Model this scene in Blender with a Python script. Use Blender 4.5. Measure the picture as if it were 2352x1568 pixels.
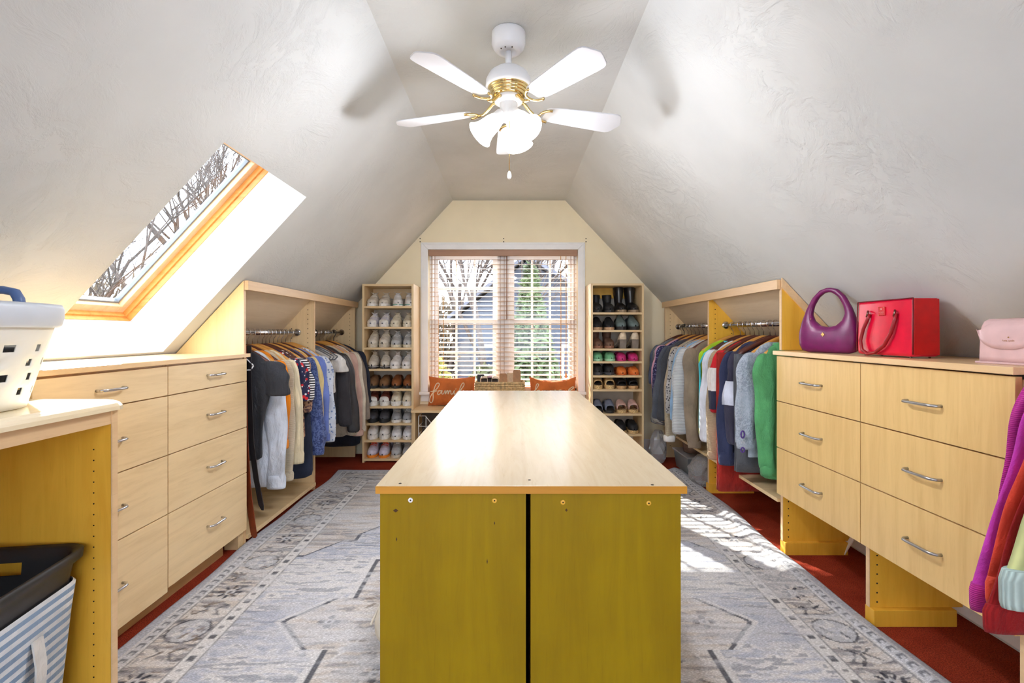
import bpy, bmesh, math, random
import numpy as np
from mathutils import Vector, Matrix

for o in list(bpy.data.objects):
    bpy.data.objects.remove(o)
S = bpy.context.scene
COL = S.collection
random.seed(7)
PI = math.pi
F = 1150.0                     # focal length in pixels of the 2352 px wide frame
CH = 1.067                     # camera height

# ------------------------------------------------------------------ camera
cam = bpy.data.cameras.new('camera')
cam.sensor_width = 36.0
cam.lens = F / 2352 * 36
cam.shift_x = 5 / 2352
cam.shift_y = -21 / 2352
cam.clip_start = 0.02
cam.clip_end = 300
co = bpy.data.objects.new('camera', cam)
COL.objects.link(co)
co.location = (0, 0, CH)
co.rotation_euler = (PI / 2, 0, 0)
S.camera = co

# ------------------------------------------------------------------ sky, sun, exposure
W = bpy.data.worlds.new('sky')
S.world = W
W.use_nodes = True
bg = W.node_tree.nodes['Background']
bg.inputs[0].default_value = (0.80, 0.90, 1.06, 1)
bg.inputs[1].default_value = 4.3
sun = bpy.data.lights.new('sun', 'SUN')
sun.energy = 17
sun.angle = math.radians(0.6)
sun.color = (1.0, 0.95, 0.86)
so = bpy.data.objects.new('sun', sun)
COL.objects.link(so)
so.location = (-10, 20, 14)
so.rotation_euler = Vector((0.50, -1.0, -0.74)).to_track_quat('-Z', 'Y').to_euler()
S.view_settings.view_transform = 'Standard'
S.view_settings.look = 'None'
S.view_settings.gamma = 1
S.view_settings.use_curve_mapping = False
S.view_settings.exposure = 1.0
S.cycles.max_bounces = 12
S.cycles.diffuse_bounces = 7
S.cycles.glossy_bounces = 4
S.cycles.transparent_max_bounces = 16
S.cycles.transmission_bounces = 6
S.cycles.sample_clamp_indirect = 6
S.cycles.use_denoising = True

# ------------------------------------------------------------------ materials
def lin(c):
    r = []
    for v in c[:3]:
        v = v / 255.0
        r.append(v / 12.92 if v <= 0.04045 else ((v + 0.055) / 1.055) ** 2.4)
    return (r[0], r[1], r[2], 1)

class NT:
    def __init__(s, name):
        s.m = bpy.data.materials.new(name)
        s.m.use_nodes = True
        s.t = s.m.node_tree
        s.b = s.t.nodes['Principled BSDF']
        s.o = s.t.nodes['Material Output']
    def n(s, typ, **kw):
        nd = s.t.nodes.new(typ)
        for k, v in kw.items():
            if k.startswith('i_'):
                key = k[2:]
                key = int(key) if key.isdigit() else key.replace('_', ' ')
                nd.inputs[key].default_value = v
            else:
                setattr(nd, k, v)
        return nd
    def l(s, a, b):
        s.t.links.new(a, b)
    def coord(s, scale=(1, 1, 1), which='Object', rot=(0, 0, 0)):
        tc = s.n('ShaderNodeTexCoord')
        mp = s.n('ShaderNodeMapping')
        mp.inputs['Scale'].default_value = scale
        mp.inputs['Rotation'].default_value = rot
        s.l(tc.outputs[which], mp.inputs[0])
        return mp.outputs[0]
    def noise(s, vec, scale, detail=3, rough=.5, dist=0):
        nd = s.n('ShaderNodeTexNoise')
        nd.inputs['Scale'].default_value = scale
        nd.inputs['Detail'].default_value = detail
        nd.inputs['Roughness'].default_value = rough
        nd.inputs['Distortion'].default_value = dist
        s.l(vec, nd.inputs['Vector'])
        return nd.outputs['Fac']
    def ramp(s, fac, stops, interp='LINEAR'):
        r = s.n('ShaderNodeValToRGB')
        e = r.color_ramp.elements
        r.color_ramp.interpolation = interp
        while len(e) < len(stops):
            e.new(0.5)
        for el, (p, c) in zip(e, stops):
            el.position = p
            el.color = lin(c) if max(c[:3]) > 1.001 else tuple(c) + (1,) * (4 - len(c))
        s.l(fac, r.inputs[0])
        return r.outputs[0]
    def bump(s, h, strength, dist=0.002):
        b = s.n('ShaderNodeBump')
        b.inputs['Strength'].default_value = strength
        b.inputs['Distance'].default_value = dist
        s.l(h, b.inputs['Height'])
        s.l(b.outputs[0], s.b.inputs['Normal'])
    def setp(s, rough=.5, metal=0, spec=.5, col=None):
        s.b.inputs['Roughness'].default_value = rough
        s.b.inputs['Metallic'].default_value = metal
        s.b.inputs['Specular IOR Level'].default_value = spec
        if col:
            s.b.inputs['Base Color'].default_value = lin(col)

MC = {}
def plain(name, col, rough=.5, metal=0, spec=.5, var=0.06, vs=14, bump=0, bs=60):
    if name in MC:
        return MC[name]
    t = NT(name)
    t.setp(rough, metal, spec, col)
    v = t.coord()
    if var:
        lo = tuple(max(0, c * (1 - var)) for c in col)
        hi = tuple(min(255, c * (1 + var)) for c in col)
        t.l(t.ramp(t.noise(v, vs), [(.3, lo), (.7, hi)]), t.b.inputs['Base Color'])
    if bump:
        t.bump(t.noise(v, bs), bump)
    MC[name] = t.m
    return t.m

def lerp_(a, b, t):
    return a + (b - a) * t
def wood(name, c1, c2, grain='z', rough=.38, spec=.5, blot=0.0):
    if name in MC:
        return MC[name]
    t = NT(name)
    t.setp(rough, 0, spec, c1)
    sc = {'x': (1.2, 14, 14), 'y': (14, 1.2, 14), 'z': (14, 14, 1.2)}[grain]
    v = t.coord(sc)
    c2 = tuple(lerp_(a, b, .55) for a, b in zip(c1, c2))
    n1 = t.noise(v, 2.2, 5, .62, .8)
    c = t.ramp(n1, [(.25, c2), (.55, c1), (.8, tuple(min(255, k * 1.03) for k in c1))])
    sc2 = tuple(k * 3.2 for k in sc)
    n2 = t.noise(t.coord(sc2), 3.0, 3, .6, .3)
    mx = t.n('ShaderNodeMix', data_type='RGBA', blend_type='MULTIPLY')
    mx.inputs[0].default_value = 0.5
    t.l(c, mx.inputs[6])
    t.l(t.ramp(n2, [(.28, (.88, .85, .80)), (.40, (1, 1, 1))]), mx.inputs[7])
    out = mx.outputs[2]
    if blot:
        n3 = t.noise(t.coord((1, 1, .6)), 5.5, 4, .6)
        m2 = t.n('ShaderNodeMix', data_type='RGBA', blend_type='MULTIPLY')
        m2.inputs[0].default_value = blot
        t.l(out, m2.inputs[6])
        t.l(t.ramp(n3, [(.35, (.72, .66, .5)), (.65, (1.0, 1.0, 1.0))]), m2.inputs[7])
        out = m2.outputs[2]
    t.l(out, t.b.inputs['Base Color'])
    MC[name] = t.m
    return t.m

def cloth(name, col, pat=None, c2=None, c3=None, scale=40, rough=.85, bump=.25, bs=350, axis='z'):
    key = 'cloth_' + name
    if key in MC:
        return MC[key]
    t = NT(key)
    t.setp(rough, 0, .25, col)
    t.b.inputs['Sheen Weight'].default_value = .08
    v = t.coord()
    base = t.ramp(t.noise(v, 9, 4), [(.3, tuple(k * .86 for k in col)), (.7, tuple(min(255, k * 1.06) for k in col))])
    out = base
    def mixc(fac, a, b):
        m = t.n('ShaderNodeMix', data_type='RGBA')
        t.l(fac, m.inputs[0])
        t.l(a, m.inputs[6])
        if isinstance(b, tuple):
            m.inputs[7].default_value = lin(b)
        else:
            t.l(b, m.inputs[7])
        return m.outputs[2]
    if pat == 'stripes':
        wv = t.n('ShaderNodeTexWave', wave_type='BANDS', bands_direction=axis.upper())
        wv.inputs['Scale'].default_value = scale
        t.l(v, wv.inputs['Vector'])
        out = mixc(t.ramp(wv.outputs['Fac'], [(.45, (0, 0, 0)), (.55, (1, 1, 1))]), base, c2)
    elif pat == 'floral':
        vo = t.n('ShaderNodeTexVoronoi')
        vo.inputs['Scale'].default_value = scale
        t.l(v, vo.inputs['Vector'])
        f = t.ramp(vo.outputs['Distance'], [(.28, (1, 1, 1)), (.36, (0, 0, 0))])
        out = mixc(f, base, c2)
        if c3:
            v2 = t.n('ShaderNodeTexVoronoi')
            v2.inputs['Scale'].default_value = scale * 1.37
            mp = t.coord((1, 1, 1), rot=(.4, .7, .2))
            t.l(mp, v2.inputs['Vector'])
            f2 = t.ramp(v2.outputs['Distance'], [(.22, (1, 1, 1)), (.3, (0, 0, 0))])
            out = mixc(f2, out, c3)
    elif pat == 'blotch':
        f = t.ramp(t.noise(v, scale, 3, .6, 1.2), [(.46, (0, 0, 0)), (.54, (1, 1, 1))])
        out = mixc(f, base, c2)
    elif pat == 'knit':
        wv = t.n('ShaderNodeTexWave', wave_type='BANDS', bands_direction=axis.upper())
        wv.inputs['Scale'].default_value = scale
        wv.inputs['Distortion'].default_value = .6
        t.l(v, wv.inputs['Vector'])
        out = mixc(wv.outputs['Fac'], base, tuple(k * .8 for k in col))
        t.bump(wv.outputs['Fac'], .6, .004)
        t.l(out, t.b.inputs['Base Color'])
        MC[key] = t.m
        return t.m
    t.l(out, t.b.inputs['Base Color'])
    wr = t.noise(t.coord((1, 1, .45)), 16, 4, .55, .6)
    fi = t.noise(v, bs, 2)
    ad = t.n('ShaderNodeMath', operation='MULTIPLY_ADD')
    ad.inputs[1].default_value = .05 * bump / .25
    t.l(fi, ad.inputs[0]); t.l(wr, ad.inputs[2])
    t.bump(ad.outputs[0], .55, .03)
    MC[key] = t.m
    return t.m

def glassy(name, tint=(1, 1, 1), refl=.06, haze=0.0):
    if name in MC:
        return MC[name]
    t = NT(name)
    tr = t.n('ShaderNodeBsdfTransparent')
    tr.inputs[0].default_value = tint + (1,)
    gl = t.n('ShaderNodeBsdfGlossy')
    gl.inputs['Roughness'].default_value = .03
    fr = t.n('ShaderNodeFresnel')
    fr.inputs[0].default_value = 1.45
    mx = t.n('ShaderNodeMixShader')
    t.l(fr.outputs[0], mx.inputs[0])
    t.l(tr.outputs[0], mx.inputs[1])
    t.l(gl.outputs[0], mx.inputs[2])
    out = mx.outputs[0]
    if haze:
        df = t.n('ShaderNodeBsdfDiffuse')
        df.inputs[0].default_value = (.9, .9, .92, 1)
        m2 = t.n('ShaderNodeMixShader')
        m2.inputs[0].default_value = haze
        t.l(out, m2.inputs[1])
        t.l(df.outputs[0], m2.inputs[2])
        out = m2.outputs[0]
    t.l(out, t.o.inputs[0])
    MC[name] = t.m
    return t.m

def emis(name, col, strength):
    if name in MC:
        return MC[name]
    t = NT(name)
    t.setp(.3, 0, .5, (250, 248, 240))
    t.b.inputs['Emission Color'].default_value = lin(col)
    t.b.inputs['Emission Strength'].default_value = strength
    MC[name] = t.m
    return t.m

# plaster with trowel marks
def plaster():
    t = NT('plaster')
    t.setp(.62, 0, .35, (198, 201, 200))
    v = t.coord()
    n0 = t.noise(v, 1.6, 3)
    vv = t.n('ShaderNodeVectorMath', operation='ADD')
    nn = t.n('ShaderNodeTexNoise'); nn.inputs['Scale'].default_value = 1.3
    t.l(v, nn.inputs['Vector'])
    t.l(v, vv.inputs[0]); t.l(nn.outputs['Color'], vv.inputs[1])
    n1 = t.noise(vv.outputs[0], 9, 8, .68, .35)
    mk = t.ramp(n0, [(.42, (0, 0, 0)), (.62, (1, 1, 1))])
    mu = t.n('ShaderNodeMath', operation='MULTIPLY')
    r1 = t.ramp(n1, [(.44, (0, 0, 0)), (.52, (1, 1, 1)), (.60, (.55, .55, .55))])
    t.l(r1, mu.inputs[0]); t.l(mk, mu.inputs[1])
    t.bump(mu.outputs[0], .42, .006)
    c = t.ramp(t.noise(v, 2.5, 4), [(.3, (194, 197, 196)), (.7, (205, 208, 207))])
    t.l(c, t.b.inputs['Base Color'])
    return t.m
M_PLASTER = plaster()
M_CREAM = plain('cream_wall_paint', (244, 231, 198), .6, var=.02, vs=3, bump=.06, bs=90)
M_KNEE = plain('grey_white_wall_paint', (214, 212, 208), .6, var=.02, vs=4)
M_TRIMW = plain('white_trim_paint', (240, 240, 240), .35, var=.01)
M_DARKBASE = plain('dark_gap', (30, 26, 24), .8, var=.1)

def carpet():
    t = NT('rust_carpet')
    t.setp(.95, 0, .1, (150, 56, 34))
    v = t.coord()
    c = t.ramp(t.noise(v, 5, 5, .7), [(.3, (184, 62, 38)), (.7, (220, 90, 58))])
    f = t.ramp(t.noise(v, 260, 2), [(.3, (.62, .62, .62)), (.7, (1.15, 1.15, 1.15))])
    m = t.n('ShaderNodeMix', data_type='RGBA', blend_type='MULTIPLY')
    m.inputs[0].default_value = .8
    t.l(c, m.inputs[6]); t.l(f, m.inputs[7])
    t.l(m.outputs[2], t.b.inputs['Base Color'])
    t.bump(t.noise(v, 320, 2), .8, .006)
    return t.m
M_CARPET = carpet()

MAPLE = (232, 206, 160)
MAPLE2 = (206, 176, 128)
M_MAPLE_Y = wood('maple_grain_along', MAPLE, MAPLE2, 'y', .36)
M_MAPLE_Z = wood('maple_grain_upright', (226, 190, 126), (204, 164, 100), 'z', .36)
M_MAPLE_X = wood('maple_grain_across', MAPLE, MAPLE2, 'x', .36)
M_SHELF = wood('maple_shelving', (224, 196, 150), (200, 170, 122), 'x', .42)
M_SHELFZ = wood('maple_shelving_upright', (224, 196, 150), (202, 172, 126), 'z', .42)
M_EDGE = wood('maple_edge_band', (222, 188, 144), (206, 168, 122), 'y', .4)
M_MAPLE_SHADED = wood('shade_toned_maple', (236, 182, 62), (220, 158, 40), 'z', .45, blot=.3)  # maple with the warm shade of camera-facing panels put into its colour
M_ISLAND_SHADED = wood('shade_toned_island_maple', (152, 124, 0), (134, 106, 0), 'z', .5, .22, blot=.5)  # maple with the olive shade on the island front painted into its colour
M_AMBEREDGE = wood('amber_edge', (196, 136, 34), (170, 112, 20), 'x', .4)
M_TOPI = wood('island_laminate', (204, 186, 156), (192, 170, 136), 'y', .22, .5)
M_TOPL = wood('worktop_laminate', (226, 192, 144), (210, 172, 122), 'y', .25, .55)
M_DESK = wood('desk_laminate', (240, 224, 190), (228, 206, 164), 'y', .2, .6)
M_CHROME = plain('chrome', (206, 206, 210), .16, 1, var=0)
M_STEEL = plain('brushed_steel', (178, 178, 180), .3, 1, var=0)
M_BRASS = plain('polished_brass', (232, 204, 140), .16, 1, var=0)
M_WHITEP = plain('white_enamel', (236, 238, 242), .28, var=.01)
M_HOLE = plain('pin_hole_black', (40, 30, 18), .9, var=0)

# ------------------------------------------------------------------ mesh builder
class MB:
    def __init__(s):
        s.v = []; s.f = []; s.sm = []
    def add(s, verts, faces, smooth=False):
        n = len(s.v)
        s.v.extend(verts)
        for f in faces:
            s.f.append(tuple(i + n for i in f))
            s.sm.append(smooth)
        return s
    def box(s, x0, x1, y0, y1, z0, z1):
        v = [(x, y, z) for z in (z0, z1) for y in (y0, y1) for x in (x0, x1)]
        return s.add(v, [(0, 2, 3, 1), (4, 5, 7, 6), (0, 1, 5, 4), (2, 6, 7, 3), (0, 4, 6, 2), (1, 3, 7, 5)])
    def prism(s, pts, a, b, plane='xz'):
        """outline pts in a plane extruded from a to b along the third axis"""
        n = len(pts)
        def P(p, c):
            return {'xz': (p[0], c, p[1]), 'xy': (p[0], p[1], c), 'yz': (c, p[0], p[1])}[plane]
        v = [P(p, a) for p in pts] + [P(p, b) for p in pts]
        f = [tuple(range(n)), tuple(range(2 * n - 1, n - 1, -1))]
        f += [(i, i + n, (i + 1) % n + n, (i + 1) % n) for i in range(n)]
        return s.add(v, f)
    def loft(s, rings, closed=True, cap0=True, cap1=True, smooth=True, skip=None):
        n = len(rings[0]); v = []; f = []
        for r in rings:
            v.extend(tuple(p) for p in r)
        m = n if closed else n - 1
        for j in range(len(rings) - 1):
            for i in range(m):
                if skip and skip(j, i):
                    continue
                a = j * n + i; b = j * n + (i + 1) % n
                f.append((a, b, b + n, a + n))
        if closed and cap0:
            f.append(tuple(range(n - 1, -1, -1)))
        if closed and cap1:
            k = (len(rings) - 1) * n
            f.append(tuple(range(k, k + n)))
        return s.add(v, f, smooth)
    def tube(s, pts, r, n=8, smooth=True, ratio=1.0, up=None, caps=True):
        pts = [Vector(p) for p in pts]
        rs = r if isinstance(r, (list, tuple)) else [r] * len(pts)
        rings = []
        t0 = (pts[1] - pts[0]).normalized()
        ref = Vector(up) if up else (Vector((0, 0, 1)) if abs(t0.z) < .9 else Vector((1, 0, 0)))
        u = (ref - t0 * ref.dot(t0)).normalized()
        for k, p in enumerate(pts):
            t = (pts[min(k + 1, len(pts) - 1)] - pts[max(k - 1, 0)])
            t = t.normalized() if t.length > 1e-9 else t0
            u = u - t * u.dot(t)
            u = u.normalized() if u.length > 1e-6 else t.orthogonal().normalized()
            w = t.cross(u)
            rings.append([p + (u * math.cos(2 * PI * i / n) * ratio + w * math.sin(2 * PI * i / n)) * rs[k] for i in range(n)])
        return s.loft(rings, True, caps, caps, smooth)
    def lathe(s, prof, n=24, c=(0, 0, 0), mtx=None, smooth=True, cap0=True, cap1=True):
        rings = []
        for (r, z) in prof:
            ring = []
            for i in range(n):
                p = Vector((max(r, 1e-5) * math.cos(2 * PI * i / n), max(r, 1e-5) * math.sin(2 * PI * i / n), z))
                if mtx:
                    p = mtx @ p
                ring.append(p + Vector(c))
            rings.append(ring)
        return s.loft(rings, True, cap0, cap1, smooth)
    def sphere(s, c, r, n=10, m=6):
        prof = [(math.sin(PI * k / m), -math.cos(PI * k / m)) for k in range(m + 1)]
        r = r if isinstance(r, (list, tuple)) else (r, r, r)
        mt = Matrix.Diagonal((r[0], r[1], r[2]))
        return s.lathe(prof, n, c, mt, cap0=False, cap1=False)
    def xform(s, fn, start=0):
        for i in range(start, len(s.v)):
            s.v[i] = fn(s.v[i])
        return s
    def mesh(s, name, m):
        me = bpy.data.meshes.new(name)
        me.from_pydata([tuple(p) for p in s.v], [], s.f)
        me.polygons.foreach_set('use_smooth', s.sm)
        me.update()
        bm = bmesh.new(); bm.from_mesh(me)
        bmesh.ops.recalc_face_normals(bm, faces=bm.faces)
        bm.to_mesh(me); bm.free()
        if m is not None:
            me.materials.append(m)
        return me
    def build(s, name, m, parent=None, world=True, bevel=0, seg=2, solid=0, sub=0, label=None):
        if parent is not None and world:
            off = Vector((0, 0, 0)); p = parent
            while p is not None:
                off += Vector(p.location); p = p.parent
            s.v = [tuple(Vector(q) - off) for q in s.v]
        loc = None
        if parent is None and world:
            a = np.array([tuple(q) for q in s.v])
            loc = ((a[:, 0].min() + a[:, 0].max()) / 2, (a[:, 1].min() + a[:, 1].max()) / 2, a[:, 2].min())
            s.v = [tuple(q) for q in (a - np.array(loc))]
        o = bpy.data.objects.new(name, s.mesh(name, m))
        COL.objects.link(o)
        if loc:
            o.location = loc
        if parent is not None:
            o.parent = parent
        mods(o, bevel, seg, solid, sub)
        if label:
            o['label'] = label
        return o

def mods(o, bevel=0, seg=2, solid=0, sub=0):
    if solid:
        md = o.modifiers.new('thickness', 'SOLIDIFY'); md.thickness = abs(solid); md.offset = -1 if solid > 0 else 1
    if sub:
        md = o.modifiers.new('smooth', 'SUBSURF'); md.levels = sub; md.render_levels = sub
    if bevel:
        md = o.modifiers.new('bevel', 'BEVEL'); md.width = bevel; md.segments = seg; md.limit_method = 'ANGLE'; md.angle_limit = .6

def thing(name, loc, label, cat, group=None, rz=0, kind=None):
    o = bpy.data.objects.new(name, None)
    COL.objects.link(o)
    o.location = loc
    o.rotation_euler = (0, 0, rz)
    o.empty_display_size = .05
    tag(o, label, cat, group, kind)
    return o
def tag(o, label=None, cat=None, group=None, kind=None):
    if label: o['label'] = label
    if cat: o['category'] = cat
    if group: o['group'] = group
    if kind: o['kind'] = kind
    return o
def struct(o, label=None, cat=None):
    return tag(o, label, cat, None, 'structure')
def box(*a):
    return MB().box(*a)
def px(x, y, d):
    return Vector(((x - 1171) * d / F, d, CH - (y - 763) * d / F))
def smoothstep(t):
    t = max(0, min(1, t))
    return t * t * (3 - 2 * t)
def lerp(a, b, t):
    return a + (b - a) * t
def interp(tab, t):
    for (t0, v0), (t1, v1) in zip(tab, tab[1:]):
        if t <= t1:
            return lerp(v0, v1, smoothstep((t - t0) / (t1 - t0)) if t1 > t0 else 0)
    return tab[-1][1]
def text_mb(txt, size, depth=.0006, align='CENTER'):
    cu = bpy.data.curves.new('t', 'FONT')
    cu.body = txt; cu.size = size; cu.extrude = depth; cu.align_x = align; cu.align_y = 'CENTER'
    cu.resolution_u = 2
    ob = bpy.data.objects.new('t', cu)
    COL.objects.link(ob)
    dg = bpy.context.evaluated_depsgraph_get()
    me = bpy.data.meshes.new_from_object(ob.evaluated_get(dg))
    mb = MB()
    mb.add([tuple(v.co) for v in me.vertices], [tuple(p.vertices) for p in me.polygons])
    bpy.data.objects.remove(ob); bpy.data.curves.remove(cu); bpy.data.meshes.remove(me)
    return mb

# ================================================================== ROOM SHELL
YN, YF = -1.6, 4.4
XL, XR = -1.72, 1.70
ZC = 2.226
CL, KL = .501, 1.078
CR, KR = .486, 1.060
def zl(x): return ZC - KL * (abs(x) - CL)
def zr(x): return ZC - KR * (abs(x) - CR)

o = box(-2.0, 2.0, YN - .2, YF + .15, -.2, 0).build('floor', M_CARPET)
struct(o, 'rust red carpet floor running under the rug', 'floor')

ceil = thing('ceiling', (0, 1.4, ZC), 'white trowelled plaster ceiling, flat strip between two sloping sides', 'ceiling', kind='structure')
box(-CL, CR, YN, YF + .15, ZC, ZC + .2).build('flat_ceiling', M_PLASTER, ceil)
TL = Vector((-1, 0, -KL)).normalized(); NL = Vector((-KL, 0, 1)).normalized()
TR = Vector((1, 0, -KR)).normalized(); NR = Vector((KR, 0, 1)).normalized()
LS = (1.78 - CL) * math.hypot(1, KL)
SK0, SK1, SKY0, SKY1, SKD = .697, 1.707, 1.71, 2.40, .215
def slab(mb, O, T, N, s0, s1, y0, y1, d=SKD, d0=0):
    v = []
    for n in (d0, d):
        for y in (y0, y1):
            for s in (s0, s1):
                p = Vector(O) + T * s + N * n
                v.append((p.x, y, p.z))
    mb.add(v, [(0, 2, 3, 1), (4, 5, 7, 6), (0, 1, 5, 4), (2, 6, 7, 3), (0, 4, 6, 2), (1, 3, 7, 5)])
OL = (-CL, 0, ZC); ORr = (CR, 0, ZC)
mb = MB()
slab(mb, OL, TL, NL, 0, SK0, YN, YF + .15)
slab(mb, OL, TL, NL, SK0, LS, YN, -.95)
slab(mb, OL, TL, NL, SK0, LS, .05, SKY0)
slab(mb, OL, TL, NL, 1.60, LS, -.95, .05)
slab(mb, OL, TL, NL, SK0, LS, SKY1, YF + .15)
slab(mb, OL, TL, NL, SK1, LS, SKY0, SKY1)
mb.build('sloping_ceiling', M_PLASTER, ceil)
mb = MB()
slab(mb, ORr, TR, NR, 0, (1.76 - CR) * math.hypot(1, KR), YN, YF + .15)
mb.build('sloping_ceiling', M_PLASTER, ceil)

# far wall with the window opening
WX0, WX1, WZ0, WZ1 = -.717, .597, .547, 1.7925
mb = MB()
mb.prism([(-1.75, 0), (WX0, 0), (WX0, zl(WX0)), (-1.75, zl(1.75))], YF, YF + .15)
mb.prism([(WX1, 0), (1.75, 0), (1.75, zr(1.75)), (WX1, zr(WX1))], YF, YF + .15)
mb.prism([(WX0, 0), (WX1, 0), (WX1, WZ0), (WX0, WZ0)], YF, YF + .15)
mb.prism([(WX0, WZ1), (WX1, WZ1), (WX1, zr(WX1)), (CR, ZC), (-CL, ZC), (WX0, zl(WX0))], YF, YF + .15)
wf = mb.build('wall_far', M_CREAM)
struct(wf, 'cream painted gable wall around the double window', 'wall')
for (hx, hy) in ((965, 548), (965, 555), (1157, 548), (1157, 555), (1346, 548), (1346, 555)):
    p = px(hx, hy, YF)
    mt = Matrix.Rotation(PI / 2, 3, 'X')
    MB().lathe([(.005, 0), (.005, .0015)], 8, (p.x, YF, p.z), mt).build('screw_hole', M_HOLE, wf)
o = box(XL - .1, XL, YN, YF, 0, zl(XL)).build('wall_left', M_KNEE); struct(o, 'low knee wall behind the left closets', 'wall')
o = box(XR, XR + .1, YN, YF, 0, zr(XR)).build('wall_right', M_KNEE); struct(o, 'low knee wall behind the right closets', 'wall')
# near gable wall behind the viewer, with an opening added to let in fill daylight
NX0, NX1, NZ0, NZ1 = -.85, .85, .45, 1.80
mb = MB()
mb.prism([(-1.75, 0), (NX0, 0), (NX0, zl(NX0)), (-1.75, zl(1.75))], YN - .15, YN)
mb.prism([(NX1, 0), (1.75, 0), (1.75, zr(1.75)), (NX1, zr(NX1))], YN - .15, YN)
mb.prism([(NX0, 0), (NX1, 0), (NX1, NZ0), (NX0, NZ0)], YN - .15, YN)
mb.prism([(NX0, NZ1), (NX1, NZ1), (NX1, zr(NX1)), (CR, ZC), (-CL, ZC), (NX0, zl(NX0))], YN - .15, YN)
o = mb.build('wall_near', M_CREAM); struct(o, 'cream gable wall at the near end of the room', 'wall')
o = box(XR - .012, XR, YN, YF, .012, .09).build('baseboard_right', M_TRIMW, bevel=.004); struct(o, 'white baseboard along the right knee wall', 'baseboard')
o = box(.9, XR - .012, YF - .014, YF, 0, .13).build('baseboard_far', M_TRIMW, bevel=.004); struct(o, 'white baseboard at the far wall beside the shoe tower', 'baseboard')

# ------------------------------------------------------------------ window 1 (twin double hung)
w1 = thing('window_1', ((WX0 + WX1) / 2, 4.5, WZ0), 'white twin double hung window with divided panes', 'window', kind='structure')
M_SASH = plain('white_window_paint', (238, 238, 240), .4, var=.01)
M_PANE = glassy('window_glass', (.97, .985, .99))
mb = MB()
mb.box(WX0 - .001, WX0 + .03, 4.475, 4.55, WZ0, WZ1).box(WX1 - .03, WX1 + .001, 4.475, 4.55, WZ0, WZ1)
mb.box(WX0, WX1, 4.475, 4.55, WZ1 - .03, WZ1).box(WX0, WX1, 4.475, 4.55, WZ0, WZ0 + .03)
mb.build('frame', M_SASH, w1, bevel=.003)
box(-.112, -.002, 4.47, 4.55, WZ0 + .03, WZ1 - .03).build('mullion', M_SASH, w1, bevel=.004)
for (ux0, ux1) in ((WX0 + .03, -.112), (-.002, WX1 - .03)):
    for (sz0, sz1, yy) in ((1.152, WZ1 - .03, 4.53), (WZ0 + .03, 1.19, 4.507)):
        mb = MB()
        st = .042
        y0, y1 = yy - .014, yy + .014
        mb.box(ux0, ux0 + st, y0, y1, sz0, sz1).box(ux1 - st, ux1, y0, y1, sz0, sz1)
        mb.box(ux0 + st, ux1 - st, y0, y1, sz1 - .04, sz1).box(ux0 + st, ux1 - st, y0, y1, sz0, sz0 + .04)
        gx0, gx1, gz0, gz1 = ux0 + st, ux1 - st, sz0 + .04, sz1 - .04
        for k in (1, 2):
            xm = lerp(gx0, gx1, k / 3)
            mb.box(xm - .009, xm + .009, y0 + .004, y1 - .004, gz0, gz1)
        zm = (gz0 + gz1) / 2
        mb.box(gx0, gx1, y0 + .005, y1 - .005, zm - .009, zm + .009)
        sash = mb.build('sash', M_SASH, w1)
        for i in range(3):
            for j in range(2):
                xa, xb = lerp(gx0, gx1, i / 3) + .009 * (i > 0), lerp(gx0, gx1, (i + 1) / 3) - .009 * (i < 2)
                za, zb = (gz0, zm - .009) if j == 0 else (zm + .009, gz1)
                MB().add([(xa, yy, za), (xb, yy, za), (xb, yy, zb), (xa, yy, zb)], [(0, 1, 2, 3)]).build('pane', M_PANE, sash)
# casing
tr = thing('trim_1', (0, YF, WZ0), 'white moulded casing around the far window', 'trim', kind='structure')
CX0, CX1, CZ1 = -.780, .660, 1.855
def casing_piece(pts, nm):
    MB().prism(pts, YF - .018, YF).build(nm, M_TRIMW, tr, bevel=.004)
casing_piece([(CX0, WZ0), (WX0, WZ0), (WX0, WZ1), (CX0, CZ1)], 'side_casing')
casing_piece([(WX1, WZ0), (CX1, WZ0), (CX1, CZ1), (WX1, WZ1)], 'side_casing')
casing_piece([(CX0, CZ1), (WX0, WZ1), (WX1, WZ1), (CX1, CZ1)], 'head_casing')
for (a, b) in ((CX0 + .012, CX0 + .02), (CX1 - .02, CX1 - .012)):
    box(a, b, YF - .025, YF - .017, WZ0, CZ1 - .012).build('bead', M_TRIMW, tr, bevel=.002)
box(CX0 + .012, CX1 - .012, YF - .025, YF - .017, CZ1 - .02, CZ1 - .012).build('bead', M_TRIMW, tr, bevel=.002)
box(CX0 - .02, CX1 + .02, YF - .05, YF + .075, WZ0 - .025, WZ0).build('window_sill', M_TRIMW, tr, bevel=.006)
box(CX0, CX1, YF - .015, YF, WZ0 - .085, WZ0 - .025).build('apron', M_TRIMW, tr, bevel=.003)

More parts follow.
